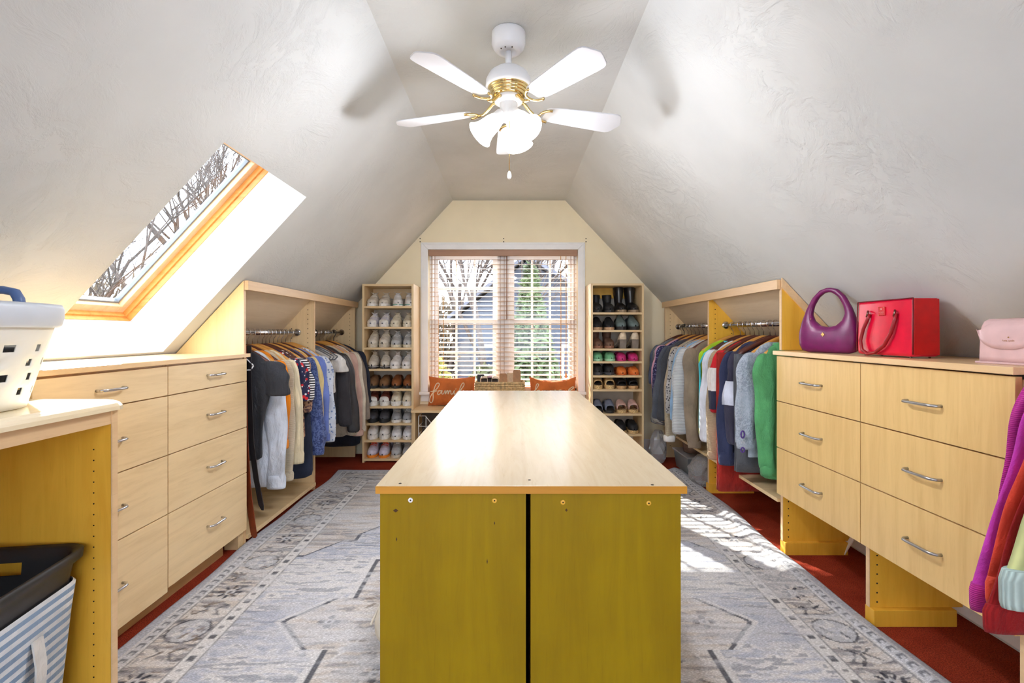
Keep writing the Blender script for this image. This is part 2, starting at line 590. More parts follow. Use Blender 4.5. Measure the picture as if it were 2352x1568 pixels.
# ------------------------------------------------------------------ blind
M_SLAT = plain('cream_slat', (220, 200, 180), .45, var=.03)
M_VAL = wood('brown_valance_wood', (168, 128, 100), (140, 102, 78), 'x', .45)
M_CORD = plain('tan_cord', (214, 164, 110), .8, var=.05)
M_LADDER = plain('ladder_cord', (150, 110, 92), .8, var=.05)
bl = thing('venetian_blind', ((WX0 + WX1) / 2, 4.44, WZ0), 'open wooden slat blind with brown valance hanging in the far window', 'blind')
box(WX0 + .003, WX1 - .003, 4.398, 4.413, 1.737, WZ1 - .001).build('valance', M_VAL, bl, bevel=.003)
box(WX0 + .006, WX1 - .006, 4.415, 4.465, 1.745, WZ1 - .003).build('headrail', M_VAL, bl, bevel=.003)
tilt = math.radians(13)
sx0, sx1 = WX0 + .008, WX1 - .008
base = MB()
hw = .021
def slat_pt(x, b, n):
    return (x, b * math.cos(tilt) - n * math.sin(tilt), b * math.sin(tilt) + n * math.cos(tilt))
v = [slat_pt(x, b, n) for x in (-(sx1 - sx0) / 2, (sx1 - sx0) / 2) for (b, n) in ((-hw, -.0012), (hw, -.0012), (hw, .0012), (-hw, .0012))]
base.add(v, [(0, 1, 2, 3), (7, 6, 5, 4), (0, 4, 5, 1), (1, 5, 6, 2), (2, 6, 7, 3), (3, 7, 4, 0)])
sm = base.mesh('slat', M_SLAT)
zs = 1.71
nsl = 0
while zs > .60:
    so_ = bpy.data.objects.new('slat', sm); COL.objects.link(so_); so_.parent = bl
    so_.location = ((sx0 + sx1) / 2 - bl.location.x, 0, zs - bl.location.z)
    zs -= .0408; nsl += 1
box(sx0, sx1, 4.42, 4.46, .572, .588).build('bottom_rail', M_SLAT, bl, bevel=.003)
for lx in (WX0 + .025, WX0 + .055, -.085, -.05, WX1 - .055, WX1 - .025):
    for yy in (4.4165, 4.4635):
        MB().tube([(lx, yy, .575), (lx, yy, 1.76)], .0013, 5).build('ladder_cord', M_LADDER, bl)
for (cx, z1) in ((1288, .60), (1300, .71)):
    x = px(cx, 700, 4.40).x
    MB().tube([(x, 4.405, z1), (x + .002, 4.404, 1.2), (x, 4.406, 1.75)], .0032, 6).build('pull_cord', M_CORD, bl)
x = px(1300, 700, 4.4).x
MB().lathe([(.001, .05), (.006, .04), (.010, .012), (.011, 0), (.002, -.004)], 10, (x, 4.404, .67)).build('tassel', M_CORD, bl)
for cx in (1007, 1019):
    x = px(cx, 700, 4.41).x
    MB().tube([(x, 4.408, .60), (x, 4.408, 1.40)], .0026, 6).build('pull_cord', M_CORD, bl)
x = px(1164, 700, 4.4).x
MB().tube([(x, 4.405, 1.18), (x, 4.404, 1.75)], .004, 6).build('tilt_wand', M_LADDER, bl)

# ------------------------------------------------------------------ window 2 (skylight)
w2 = thing('window_2', (-1.5, 2.05, 1.4), 'pine framed roof skylight above the left worktop', 'skylight', kind='structure')
M_PINE = wood('honey_pine', (226, 160, 84), (196, 118, 46), 'x', .4)
M_PINE2 = wood('pale_pine', (228, 190, 146), (204, 158, 112), 'x', .45)
M_GASK = plain('grey_gasket', (120, 126, 130), .5, var=.03)
def sl(s, y, n):
    p = Vector(OL) + TL * s + NL * n
    return (p.x, y, p.z)
def frame_ring(mb_list_name, s0, s1, y0, y1, wid, n0, n1, m, parent, bev=.003):
    for (a, b, c, d) in ((s0, s1, y0, y0 + wid), (s0, s1, y1 - wid, y1), (s0, s0 + wid, y0 + wid, y1 - wid), (s1 - wid, s1, y0 + wid, y1 - wid)):
        mb = MB(); slab(mb, OL, TL, NL, a, b, c, d, n1, n0)
        mb.build(mb_list_name, m, parent, bevel=bev)
frame_ring('lining_jamb', SK0 - .05, SK1 + .05, SKY0 - .05, SKY1 + .05, .052, .2151, .262, M_PINE, w2)
frame_ring('outer_jamb', SK0 - .05, SK1 + .05, SKY0 - .05, SKY1 + .05, .062, .240, .30, M_PINE, w2)
frame_ring('sash_rail', SK0 - .03, SK1 + .03, SKY0 - .03, SKY1 + .03, .078, .262, .315, M_PINE2, w2)
frame_ring('gasket', SK0 + .046, SK1 - .046, SKY0 + .046, SKY1 - .046, .011, .285, .31, M_GASK, w2, .002)
mb = MB()
n = .30
mb.add([sl(SK0 + .05, SKY0 + .05, n), sl(SK1 - .05, SKY0 + .05, n), sl(SK1 - .05, SKY1 - .05, n), sl(SK0 + .05, SKY1 - .05, n)], [(0, 1, 2, 3)])
mb.build('pane', M_PANE, w2)
# unseen skylight and gable window, added behind the viewer to brighten the room
w3 = thing('fill_skylight', (-1.5, -.45, 1.4), 'unseen skylight added behind the viewer to brighten the floor', 'skylight', kind='structure')
frame_ring('sash_rail', SK0 - .03, 1.63, -.98, .08, .078, .262, .315, M_PINE2, w3)
mb = MB(); mb.add([sl(SK0, -.95, .30), sl(1.6, -.95, .30), sl(1.6, .05, .30), sl(SK0, .05, .30)], [(0, 1, 2, 3)])
mb.build('pane', M_PANE, w3)
w4 = thing('fill_window', (0, YN, NZ0), 'unseen gable window added behind the viewer for fill light', 'window', kind='structure')
mb = MB(); mb.box(NX0, NX0 + .05, YN - .12, YN - .06, NZ0, NZ1).box(NX1 - .05, NX1, YN - .12, YN - .06, NZ0, NZ1).box(NX0 + .05, NX1 - .05, YN - .12, YN - .06, NZ0, NZ0 + .05).box(NX0 + .05, NX1 - .05, YN - .12, YN - .06, NZ1 - .05, NZ1)
mb.build('frame', M_SASH, w4)
MB().add([(NX0, YN - .09, NZ0), (NX1, YN - .09, NZ0), (NX1, YN - .09, NZ1), (NX0, YN - .09, NZ1)], [(0, 1, 2, 3)]).build('pane', M_PANE, w4)

# ================================================================== OUTSIDE
M_GRASS = plain('winter_lawn', (92, 82, 56), .95, var=.3, vs=1.2)
o = box(-80, 80, 5.5, 140, -3.2, -3.0).build('garden_ground', M_GRASS); struct(o, 'winter lawn outside below the window', 'lawn')
M_ROOF = plain('grey_roof_shingle', (98, 98, 106), .85, var=.12, vs=8)
M_SIDING = plain('blue_grey_siding', (66, 70, 80), .7, var=.06)
hs = thing('neighbour_house', (.9, 17, -3.0), 'grey roofed neighbouring house seen through the far window', 'house')
HX0, HX1, HPX, HPZ, HEZ, HY = -1.9, 4.0, .5, 3.35, 1.55, 15.5
MB().prism([(HX0 + .3, -3.0), (HX1 - .3, -3.0), (HX1 - .3, HEZ), (HPX, HPZ - .1), (HX0 + .3, HEZ)], HY, HY + 5).build('wall', M_SIDING, hs)
for (ex, ez) in ((HX0, HEZ - .12), (HX1, HEZ - .4)):
    a = Vector((HPX, 0, HPZ)); b = Vector((ex, 0, ez))
    MB().prism([(a.x, a.z), (b.x, b.z), (b.x, b.z + .12), (a.x, a.z + .12)], HY - .4, HY + 5.4).build('roof', M_ROOF, hs)
for (a, b, c, d) in ((-.9, -.1, -.4, .7), (1.6, 2.5, -.4, .7)):
    f = box(a, b, HY - .04, HY + .02, c, d).build('window_frame', M_SASH, hs)
    box(a + .08, b - .08, HY - .06, HY - .03, c + .08, d - .08).build('window_pane', plain('dark_window', (50, 60, 76), .15, var=0), f)

M_BARK = plain('grey_brown_bark', (70, 58, 50), .9, var=.2, vs=20)
def bare_tree(x, y, h, seed, label, lean=0.0, spread=.55, depth=5):
    rnd = random.Random(seed)
    mb = MB()
    def branch(p, d, ln, r, k):
        pts = [p]; dd = d.copy(); q = p.copy()
        for i in range(3):
            dd = (dd + Vector((rnd.uniform(-.16, .16), rnd.uniform(-.16, .16), rnd.uniform(-.05, .12)))).normalized()
            q = q + dd * ln / 3; pts.append(q.copy())
        mb.tube(pts, [r, r * .88, r * .75, r * .6], 5 if k > 1 else 3)
        if k == 0:
            return
        for c in range(4 if k > 1 else 3):
            t = rnd.uniform(.35, 1.0)
            i = min(2, int(t * 3)); s = pts[i].lerp(pts[i + 1], t * 3 - i)
            nd = (dd + Vector((rnd.uniform(-1, 1), rnd.uniform(-1, 1), rnd.uniform(-.25, .7))) * (spread + .25)).normalized()
            branch(s, nd, ln * rnd.uniform(.5, .75), r * .52, k - 1)
    branch(Vector((x, y, -3.0)), Vector((lean, 0, 1)).normalized(), h * .55, h * .0115, depth)
    o = mb.build('bare_tree', M_BARK)
    tag(o, label, 'tree', 'leafless trees outside')
    return o
bare_tree(-.55, 12.5, 9.5, 3, 'bare grey tree with curved trunk seen through the left window pane', .03)
bare_tree(-2.6, 19, 11, 5, 'bare tree at the left edge of the far window view', .05)
bare_tree(2.1, 21, 12, 8, 'bare tree rising behind the neighbouring roof', -.04)
bare_tree(.9, 27, 12, 12, 'distant bare tree behind the evergreen', .0)
bare_tree(-8.2, 13.0, 12, 21, 'bare tree seen through the upper half of the skylight', .02, .7)
bare_tree(-10.0, 13.8, 11.5, 24, 'bare tree seen through the middle of the skylight', .05, .7)
bare_tree(-12.2, 13.6, 10.5, 27, 'bare tree seen low in the skylight', -.05, .7)
bare_tree(-10.2, 18.5, 12, 31, 'thin bare tree behind the others in the skylight', .05, .7)

def leafy(name, x, y, z0, h, r, n, m, label, cone=False, seed=1, leaf=.12):
    rnd = random.Random(seed)
    root = thing(name, (x, y, z0), label, 'tree' if cone else 'shrub', 'evergreen planting outside')
    mb = MB()
    for i in range(n):
        if cone:
            t = rnd.random() ** .75
            rr = r * (1 - t) * (.55 + .45 * rnd.random()) + .04; zz = z0 + .1 * h + t * h * .9
        else:
            t = rnd.random(); rr = r * math.sin(PI * (.12 + .85 * t)) ** .6 * (.6 + .4 * rnd.random()); zz = z0 + .05 + h * t * .95
        a = rnd.uniform(0, 2 * PI)
        c = Vector((x + rr * math.cos(a), y + rr * math.sin(a), zz))
        u = Vector((rnd.uniform(-1, 1), rnd.uniform(-1, 1), rnd.uniform(-1, .4))).normalized() * leaf * rnd.uniform(.6, 1.3)
        w = u.orthogonal().normalized() * leaf * .35
        mb.add([tuple(c - w), tuple(c + u), tuple(c + w), tuple(c - u * .5)], [(0, 1, 2, 3)])
    fo = mb.build('foliage', m, root); fo['kind'] = 'stuff'
    MB().tube([(x, y, z0), (x, y, z0 + h * .8)], [r * .07 + .02, .02], 8).build('trunk', M_BARK, root)
    return root
M_EVER = plain('dark_evergreen', (72, 84, 50), .85, var=.3, vs=6)
M_YEL = plain('yellow_green_leaf', (116, 108, 46), .85, var=.3, vs=9)
M_OLV = plain('olive_hedge', (70, 74, 44), .85, var=.3, vs=7)
leafy('evergreen_tree', .48, 11.5, -3.0, 5.6, 1.25, 5200, M_EVER, 'tall dark evergreen outside the right half of the window', True, 2, .16)
for k, (bx, by, bh, br, bm_, lb) in enumerate((
        (-1.5, 9.2, 3.75, .8, M_YEL, 'yellow green shrub at the lower left of the window view'),
        (-.5, 10.3, 3.5, .75, M_OLV, 'olive green shrub left of centre in the window view'),
        (-2.9, 13.5, 4.6, 1.1, M_OLV, 'tall olive hedge plant at the far left of the window view'),
        (1.75, 9.5, 3.6, .8, M_EVER, 'dark shrub at the lower right of the window view'),
        (.28, 8.4, 3.3, .55, M_OLV, 'low shrub below the evergreen in the window view'))):
    leafy('garden_shrub', bx, by, -3.0, bh, br, 2200, bm_, lb, False, 40 + k, .13)

rnd = random.Random(77)
mb = MB()
for i in range(15000):
    x = rnd.uniform(-27, 10); y = 24 + rnd.uniform(-1.5, 1.5)
    top = 2.5 + .7 * math.sin(x * .9) + .5 * math.sin(x * 2.3 + 1)
    z = -3.0 + (top + 3.0) * rnd.random() ** .8
    c = Vector((x, y, z))
    u = Vector((rnd.uniform(-.5, .5), rnd.uniform(-.3, .3), rnd.uniform(.2, 1))).normalized() * rnd.uniform(.25, .6)
    w = Vector((1, .2, 0)) * rnd.uniform(.03, .09)
    mb.add([tuple(c - w), tuple(c + w), tuple(c + u + w * .4), tuple(c + u - w * .4)], [(0, 1, 2, 3)])
tk = mb.build('woodland_thicket', plain('brown_thicket', (78, 66, 50), .95, var=.45, vs=.9))
tag(tk, 'distant brown leafless thicket beyond the garden', 'thicket', None, 'stuff')

# ================================================================== FURNITURE
def bar_handle(parent, x, y, z, ln, out):
    """bow handle along y, standing out along x by sign out"""
    h = ln / 2; o_ = .026 * out
    pts = [(x, y - h, z), (x + o_ * .55, y - h + .001, z), (x + o_ * .95, y - h + .012, z), (x + o_, y - h * .6, z), (x + o_, y + h * .6, z), (x + o_ * .95, y + h - .012, z), (x + o_ * .55, y + h - .001, z), (x, y + h, z)]
    MB().tube(pts, .0048, 8).build('handle', M_CHROME if out > 0 else M_STEEL, parent)

# ---- left drawers
def left_unit(y0, y1, zb, handle_y, label):
    t = thing('drawer_cabinet', ((-1.5), (y0 + y1) / 2, 0), label, 'drawers', 'drawer cabinets on the left wall')
    mb = MB()
    mb.box(-1.71, -1.333, y0 + .001, y0 + .017, .09, .80).box(-1.71, -1.333, y1 - .017, y1 - .001, .09, .80)
    mb.box(-1.62, -1.333, y0 + .001, y0 + .017, .80, .945).box(-1.62, -1.333, y1 - .017, y1 - .001, .80, .945)
    mb.box(-1.333, -1.330, y0 + .017, y1 - .017, .10, .945)
    mb.box(-1.71, -1.333, y0 + .017, y1 - .017, .09, .106)
    mb.build('carcass', M_MAPLE_Y, t)
    box(-1.392, -1.373, y0, y1 - (.10 if y1 > 2.3 else 0), 0, .095).build('toe_kick', wood('toe_kick_maple', (196, 160, 112), (176, 140, 96), 'y', .5), t)
    for (a, b) in ((zb, .368), (.372, .594), (.598, .822), (.826, .936)):
        d = box(-1.330, -1.311, y0 + .0022, y1 - .0022, a, b).build('drawer', M_MAPLE_Y, t, bevel=.0012)
        bar_handle(d, -1.311, handle_y, (a + b) / 2 + (.0 if b < .9 else .0), .108, 1)
    return t
left_unit(1.921, 2.497, .086, 2.222, 'maple drawer cabinet of four drawers beside the left hanging clothes')
left_unit(1.372, 1.921, .072, 1.640, 'maple drawer cabinet of four drawers, partly behind the near desk')
mb = MB()
mb.prism([(-1.298, .944), (-1.298, .962), (-1.667, .962), (-1.685, .944)], 1.372, 2.508)
o = mb.build('worktop', M_TOPL, bevel=.002)
tag(o, 'maple laminate worktop on the left drawers under the skylight', 'worktop')

# ---- right drawers
def right_unit(y0, y1, label, end):
    t = thing('drawer_cabinet', (1.5, (y0 + y1) / 2, 0), label, 'drawers', 'drawer cabinets on the right wall')
    for yy in ((y0, y1) if end else (y1,)):
        a = yy - .010 if yy == y1 else yy
        z_lo = 0
        pn = box(1.32, 1.66, a - .008, a + .010, .06, .945).build('side_panel', M_MAPLE_SHADED, t)
        MB().prism([(1.3199, .06), (1.3175, .06), (1.3175, .945), (1.3199, .945)], a - .008, a + .010).build('edge_band', M_EDGE, pn)
        if yy == y1:
            hm = MB()
            for k in range(6):
                hm.lathe([(.003, 0), (.003, .001)], 6, (1.345, a - .009, .08 + k * .034), Matrix.Rotation(PI / 2, 3, 'X'))
            h = hm.build('pin_holes', M_HOLE, pn); h['kind'] = 'stuff'
        box(1.3185, 1.62, a - .030, a + .016, 0, .06).build('base_block', M_MAPLE_SHADED, t, bevel=.002)
    box(1.32, 1.66, y0 + .003, y1 - .018, .300, .316).build('bottom_panel', M_MAPLE_Z, t)
    for (a, b) in ((.287, .509), (.513, .733), (.737, .953)):
        d = box(1.297, 1.316, y0 + .0022, y1 - .0022, a, b).build('drawer', M_MAPLE_Z, t, bevel=.0012)
        bar_handle(d, 1.297, (y0 + y1) / 2, (a + b) / 2, .128, -1)
    return t
right_unit(1.853, 2.436, 'maple drawer cabinet of three drawers below the purple handbag', False)
right_unit(1.283, 1.853, 'maple drawer cabinet of three wide drawers below the pink bag', True)
MB().prism([(1.283, .958), (1.283, .978), (1.652, .978), (1.67, .958)], 1.277, 2.445).build('worktop', M_TOPL, bevel=.002)
tag(bpy.data.objects['worktop.001'], 'maple laminate worktop on the right drawers carrying handbags', 'worktop')
box(1.60, 1.605, 2.395, 2.42, .006, .12).build('plastic_strip', M_TRIMW)
o = bpy.data.objects['plastic_strip']; o.rotation_euler = (.25, .35, 0)
tag(o, 'small white plastic strip leaning under the right drawers', 'strip')

# ---- hanging closets
def pins(parent, x0, x1, y, z0, z1, sgn):
    hm = MB()
    z = z0
    while z < z1:
        for xx in (x0, x1):
            zz_top = (zl(xx) if xx < 0 else zr(xx)) - .05
            if z < zz_top:
                hm.lathe([(.0032, 0), (.0032, .001)], 6, (xx, y, z), Matrix.Rotation(PI / 2, 3, 'X'))
        z += .032
    h = hm.build('pin_holes', M_HOLE, parent); h['kind'] = 'stuff'

M_BACKB = wood('taupe_backboard', (222, 202, 172), (208, 186, 156), 'y', .6)
# left
lc = thing('hanging_closet', (-1.5, 3.4, 0), 'maple hanging closet under the left slope, between drawers and shoe tower', 'closet')
def hang_panel(t, side, y, xf, m, zb=0.0, pin=True, edge=True):
    X = abs(xf)
    zf = zl if side < 0 else zr
    g = .008
    pts = [(side * X, zb), (side * 1.705, zb), (side * 1.705, zf(1.705) - g), (side * X, zf(X) - g)]
    if side > 0:
        pts = [(side * X, zb), (side * 1.69, zb), (side * 1.69, zf(1.69) - g), (side * X, zf(X) - g)]
    p = MB().prism(pts, y - .009, y + .009).build('partition', m, t)
    if edge:
        MB().prism([(side * (X - .003), zb), (side * X, zb), (side * X, zf(X) - g), (side * (X - .003), zf(X) - g)], y - .009, y + .009).build('edge_band', M_EDGE, p)
    if pin:
        pins(p, side * (X + .04), side * (X + .15), y - .0095, .10, 1.30, side)
    return p
hang_panel(lc, -1, 2.508, -1.33, wood('pale_yellow_panel', (240, 216, 156), (228, 200, 138), 'z', .4), pin=False)
hang_panel(lc, -1, 3.406, -1.33, M_SHELFZ)
hang_panel(lc, -1, 4.296, -1.33, M_SHELFZ)
def header(t, side, y0, y1):
    zf = zl if side < 0 else zr
    X = 1.326
    z = zf(X) - .006
    box(min(side * X, side * (X - .02)), max(side * X, side * (X - .02)), y0, y1, z - .052, z - .004).build('header_board', M_EDGE, t, bevel=.002)
header(lc, -1, 2.500, 4.31)
for (ya, yb) in ((2.518, 3.396), (3.416, 4.286)):
    MB().prism([(-1.335, zl(1.335) - .022), (-1.335, zl(1.335) - .012), (-1.70, zl(1.70) - .012), (-1.70, zl(1.70) - .022)], ya, yb).build('sloped_backboard', M_BACKB, lc)
    MB().tube([(-1.44, ya, 1.067), (-1.44, yb, 1.067)], .0155, 16).build('rod', M_CHROME, lc)
    for yy in (ya + .004, yb - .004):
        MB().lathe([(.024, -.004), (.024, .004)], 16, (-1.44, yy, 1.067), Matrix.Rotation(PI / 2, 3, 'X')).build('rod_socket', M_CHROME, lc)
box(-1.70, -1.315, 2.518, 3.396, .028, .05).build('bottom_shelf', M_SHELF, lc, bevel=.0015)
box(-1.40, -1.33, 2.452, 2.51, 0, .09).build('base_block', M_SHELF, lc, bevel=.002)
# right
rc = thing('hanging_closet', (1.5, 3.4, 0), 'maple hanging closet under the right slope, between drawers and shoe tower', 'closet')
hang_panel(rc, 1, 2.456, 1.33, M_MAPLE_SHADED, zb=.98, pin=False)
hang_panel(rc, 1, 3.35, 1.33, M_MAPLE_SHADED, zb=.06)
hang_panel(rc, 1, 4.288, 1.33, M_SHELFZ)
box(1.32, 1.62, 3.318, 3.37, 0, .06).build('base_block', M_MAPLE_SHADED, rc, bevel=.002)
header(rc, 1, 2.45, 4.30)
MB().prism([(1.325, zr(1.325) - .05), (1.325, zr(1.325) - .004), (1.66, zr(1.66) - .004), (1.66, zr(1.66) - .05)], 2.436, 2.447).build('sloped_trim', M_EDGE, rc)
for (ya, yb) in ((2.466, 3.34), (3.36, 4.278)):
    MB().prism([(1.335, zr(1.335) - .022), (1.335, zr(1.335) - .012), (1.69, zr(1.69) - .012), (1.69, zr(1.69) - .022)], ya, yb).build('sloped_backboard', M_BACKB, rc)
    MB().tube([(1.439, ya, 1.115), (1.439, yb, 1.115)], .0155, 16).build('rod', M_CHROME, rc)
    for yy in (ya + .004, yb - .004):
        MB().lathe([(.024, -.004), (.024, .004)], 16, (1.439, yy, 1.115), Matrix.Rotation(PI / 2, 3, 'X')).build('rod_socket', M_CHROME, rc)
box(1.312, 1.69, 2.456, 3.34, .235, .253).build('bottom_shelf', M_SHELF, rc, bevel=.0015)
box(1.312, 1.69, 3.36, 4.278, .235, .253).build('bottom_shelf', M_SHELF, rc, bevel=.0015)
# near right hanging closet (mostly outside the picture)
nc = thing('hanging_closet', (1.5, .8, 0), 'near hanging closet at the right edge holding the magenta and red sleeves', 'closet')
hang_panel(nc, 1, 1.266, 1.36, M_MAPLE_SHADED, pin=False, edge=False)
hang_panel(nc, 1, .45, 1.36, M_MAPLE_SHADED, pin=False, edge=False)
MB().tube([(1.44, .459, 1.115), (1.44, 1.257, 1.115)], .0155, 16).build('rod', M_CHROME, nc)

# ---- shoe towers
def tower(x0, x1, yf, ztop, shelf_ys, label, cleat):
    t = thing('shoe_tower', ((x0 + x1) / 2, (yf + YF) / 2, 0), label, 'shelf', 'shoe towers beside the window')
    th = .017
    yb = YF - .002
    for a in (x0, x1 - th):
        p = box(a, a + th, yf, yb, 0, ztop).build('side_panel', M_SHELFZ, t)
    box(x0 + th, x1 - th, yf, yb, ztop - th, ztop).build('top_panel', M_SHELF, t)
    box(x0 + th, x1 - th, yb - .006, yb, .02, ztop - th).build('back_panel', plain('back_panel_grey', (196, 186, 170), .6, var=.03), t)
    if cleat:
        box(x0 + th, x1 - th, yb - .03, yb - .007, ztop - .105, ztop - th).build('cleat', M_MAPLE_SHADED if cleat == 2 else M_SHELF, t)
    zz = []
    for y in shelf_ys:
        z = CH - (y - 763) * yf / F
        box(x0 + th, x1 - th, yf + .001, yb - .006, z - .017, z).build('shelf', M_SHELF, t, bevel=.001)
        zz.append(z)
    return zz
TYF = 4.1
LSH = tower(-1.209, -.788, TYF, 1.463, [702.4, 750.1, 797.9, 847, 892.8, 933.1, 972, 1010.8, 1053.5], 'maple shoe tower left of the window, full of sneakers', 1)
RSH = tower(.664, 1.098, TYF, 1.468, [717.2, 757.6, 800.4, 829.5, 862, 894, 949.8, 997, 1053.5], 'maple shoe tower right of the window, boots on top', 2)

# ---- window bench
bn = thing('window_bench', (-.07, 4.23, 0), 'maple bench with cubbies below the window between the shoe towers', 'bench')
BZ = .437
box(-.797, .672, 4.035, 4.099, BZ - .02, BZ).build('bench_nosing', M_SHELF, bn, bevel=.003)
box(-.787, .663, 4.099, 4.398, BZ - .02, BZ).build('bench_top', M_SHELF, bn)
for a in (-.786, -.30, .18, .645):
    box(a, a + .017, 4.07, 4.39, 0, BZ - .02).build('divider', M_SHELFZ, bn)
box(-.769, .645, 4.384, 4.396, .02, BZ - .02).build('back_panel', plain('bench_back_dark', (92, 84, 78), .7, var=.1), bn)
box(-.769, .645, 4.075, 4.384, .012, .03).build('floor_panel', M_SHELF, bn)
# wire basket in the bench
wbk = thing('wire_basket', (-.53, 4.2, .03), 'white wire basket inside the bench cubby', 'basket')
M_WIREW = plain('white_wire', (235, 235, 235), .4, var=0)
def wire(pts, r=.0028):
    MB().tube(pts, r, 6).build('wire', M_WIREW, wbk)
for z in (.10, .17, .235, .30):
    wire([(-.745, 4.09, z), (-.325, 4.09, z)]); wire([(-.745, 4.09, z), (-.745, 4.36, z)]); wire([(-.325, 4.09, z), (-.325, 4.36, z)])
wire([(-.745, 4.09, .385), (-.69, 4.09, .385), (-.63, 4.09, .31), (-.44, 4.09, .31), (-.38, 4.09, .385), (-.325, 4.09, .385)], .0036)
wire([(-.745, 4.09, .385), (-.745, 4.36, .385)], .0036); wire([(-.325, 4.09, .385), (-.325, 4.36, .385)], .0036)
for k in range(8):
    x = lerp(-.745, -.325, k / 7)
    wire([(x, 4.09, .385 if k in (0, 1, 6, 7) else .31), (x, 4.09, .045), (x, 4.36, .045)])

# ---- island
IX0, IX1, IY0, IY1, IZ = -.303, .400, 1.13, 2.975, .7205
MB().prism([(IX0, IY0), (IX1, IY0), (IX1, IY1), (IX0, IY1)], IZ - .018, IZ, 'xy').build('island_worktop', M_TOPI, bevel=.0012)
it = bpy.data.objects['island_worktop']
tag(it, 'glossy pale maple worktop of the centre island', 'worktop')
for s_ in (863.0,):
    box(IX0, IX1, IY0 - .0012, IY0 - .0002, IZ - .0175, IZ - .0008).build('edge_band', M_AMBEREDGE, it)
for (x, y) in ((919, 1110), (1216, 1102), (1501, 1116)):
    d = (CH - IZ) * F / (y - 763); xx = (x - 1171) * d / F
    MB().lathe([(.0035, 0), (.0035, .0006)], 8, (xx, max(d, IY0 + .008), IZ)).build('screw_hole', M_HOLE, it)
def island_cab(x0, x1, label, marks, covers):
    t = thing('island_cabinet', ((x0 + x1) / 2, 2.0, 0), label, 'cabinet', 'back to back island cabinets')
    zt = IZ - .018
    box(x0, x1, 1.142, 1.160, .0125, zt).build('end_panel', M_ISLAND_SHADED, t)
    box(x0, x1, 2.94, 2.958, .0125, zt).build('end_panel', M_ISLAND_SHADED, t)
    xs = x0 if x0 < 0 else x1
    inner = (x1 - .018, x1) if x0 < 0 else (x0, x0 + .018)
    box(inner[0], inner[1], 1.160, 2.94, .0125, zt).build('back_panel', M_ISLAND_SHADED, t)
    sg = -1 if x0 < 0 else 1
    for k in range(3):
        ya, yb = 1.162 + k * .593, 1.162 + (k + 1) * .593
        for j in range(3):
            za, zb = .09 + j * .203, .09 + (j + 1) * .203
            b0, b1 = (xs, xs - .018 * sg)
            dr = box(min(b0, b1), max(b0, b1), ya + .002, yb - .002, za + .002, zb - .002).build('drawer', M_MAPLE_Y, t, bevel=.001)
            bar_handle(dr, xs, (ya + yb) / 2, (za + zb) / 2, .108, sg)
    box(min(xs - .06 * sg, inner[0]), max(xs - .06 * sg, inner[1]), 1.160, 2.94, .0125, .085).build('plinth', M_MAPLE_Y, t)
    for (mx, my, w, h) in marks:
        p = px(mx, my, 1.142)
        MB().prism([(p.x - w, p.z), (p.x, p.z - h), (p.x + w, p.z), (p.x, p.z + h)], 1.1412, 1.1421).build('knot', plain('dark_knot', (66, 40, 10), .8, var=.2), t)
    for (mx, my, white) in covers:
        p = px(mx, my, 1.142); mt = Matrix.Rotation(PI / 2, 3, 'X')
        c = MB().lathe([(.0055, 0), (.0055, .0012), (.0045, .0016)], 16, (p.x, 1.142, p.z), mt).build('screw_cover', M_WHITEP if white else M_MAPLE_SHADED, t)
        MB().lathe([(.0018, .0015), (.0018, .0021)], 8, (p.x, 1.142, p.z), mt).build('screw', M_HOLE, c)
    return t
island_cab(-.296, .0367, 'left island cabinet with painted-in shade and a white screw cover near its top corner', [(909, 1172, .006, .004), (911, 1238, .0015, .005), (1136, 1201, .0012, .004), (1119, 1289, .0014, .006)], [(943, 1148, True), (1136, 1149, False)])
island_cab(.0476, .390, 'right island cabinet with painted-in shade, without a white screw cover', [(1301, 1171, .003, .0035)], [(1293, 1153, False), (1490, 1155, False)])

# ---- near desk at the left
dk = thing('desk_unit', (-1.35, .9, 0), 'open maple desk unit in the left foreground holding a hamper', 'desk')
DZ = .888
pn = box(-1.69, -1.053, 1.322, 1.340, .0125, .86).build('side_panel', M_MAPLE_SHADED, dk)
pn2 = box(-1.0535, -1.0495, 1.322, 1.340, .0125, .86).build('edge_band', M_EDGE, pn)
hm = MB()
for k in range(24):
    hm.lathe([(.0019, 0), (.0019, .0008)], 6, (-1.098, 1.3215, .10 + k * .0286), Matrix.Rotation(PI / 2, 3, 'X'))
h = hm.build('pin_holes', M_HOLE, pn); h['kind'] = 'stuff'
box(-1.69, -1.053, .30, .318, .0125, .86).build('side_panel', M_MAPLE_SHADED, dk)
box(-1.70, -1.69, .30, 1.34, .0125, .86).build('back_panel', M_MAPLE_SHADED, dk)
box(-1.068, -1.053, .318, 1.322, .825, .862).build('front_rail', M_EDGE, dk)
mb = MB()
x1, y1 = -1.037, 1.362
prof = [(0, .862), (.0, .872), (-.004, .880), (-.010, .885), (-.018, DZ)]
rings = []
for (ins, z) in prof:
    e = x1 + ins; f = y1 + ins
    rings.append([(-1.71 if z < .9 else -1.71, .25, z), (e, .25, z), (e, f - .03, z), (e - .008, f - .010, z), (e - .028, f, z), (-1.71, f, z)])
mb.loft(rings, smooth=False)
mb.build('desk_worktop', M_DESK, dk)

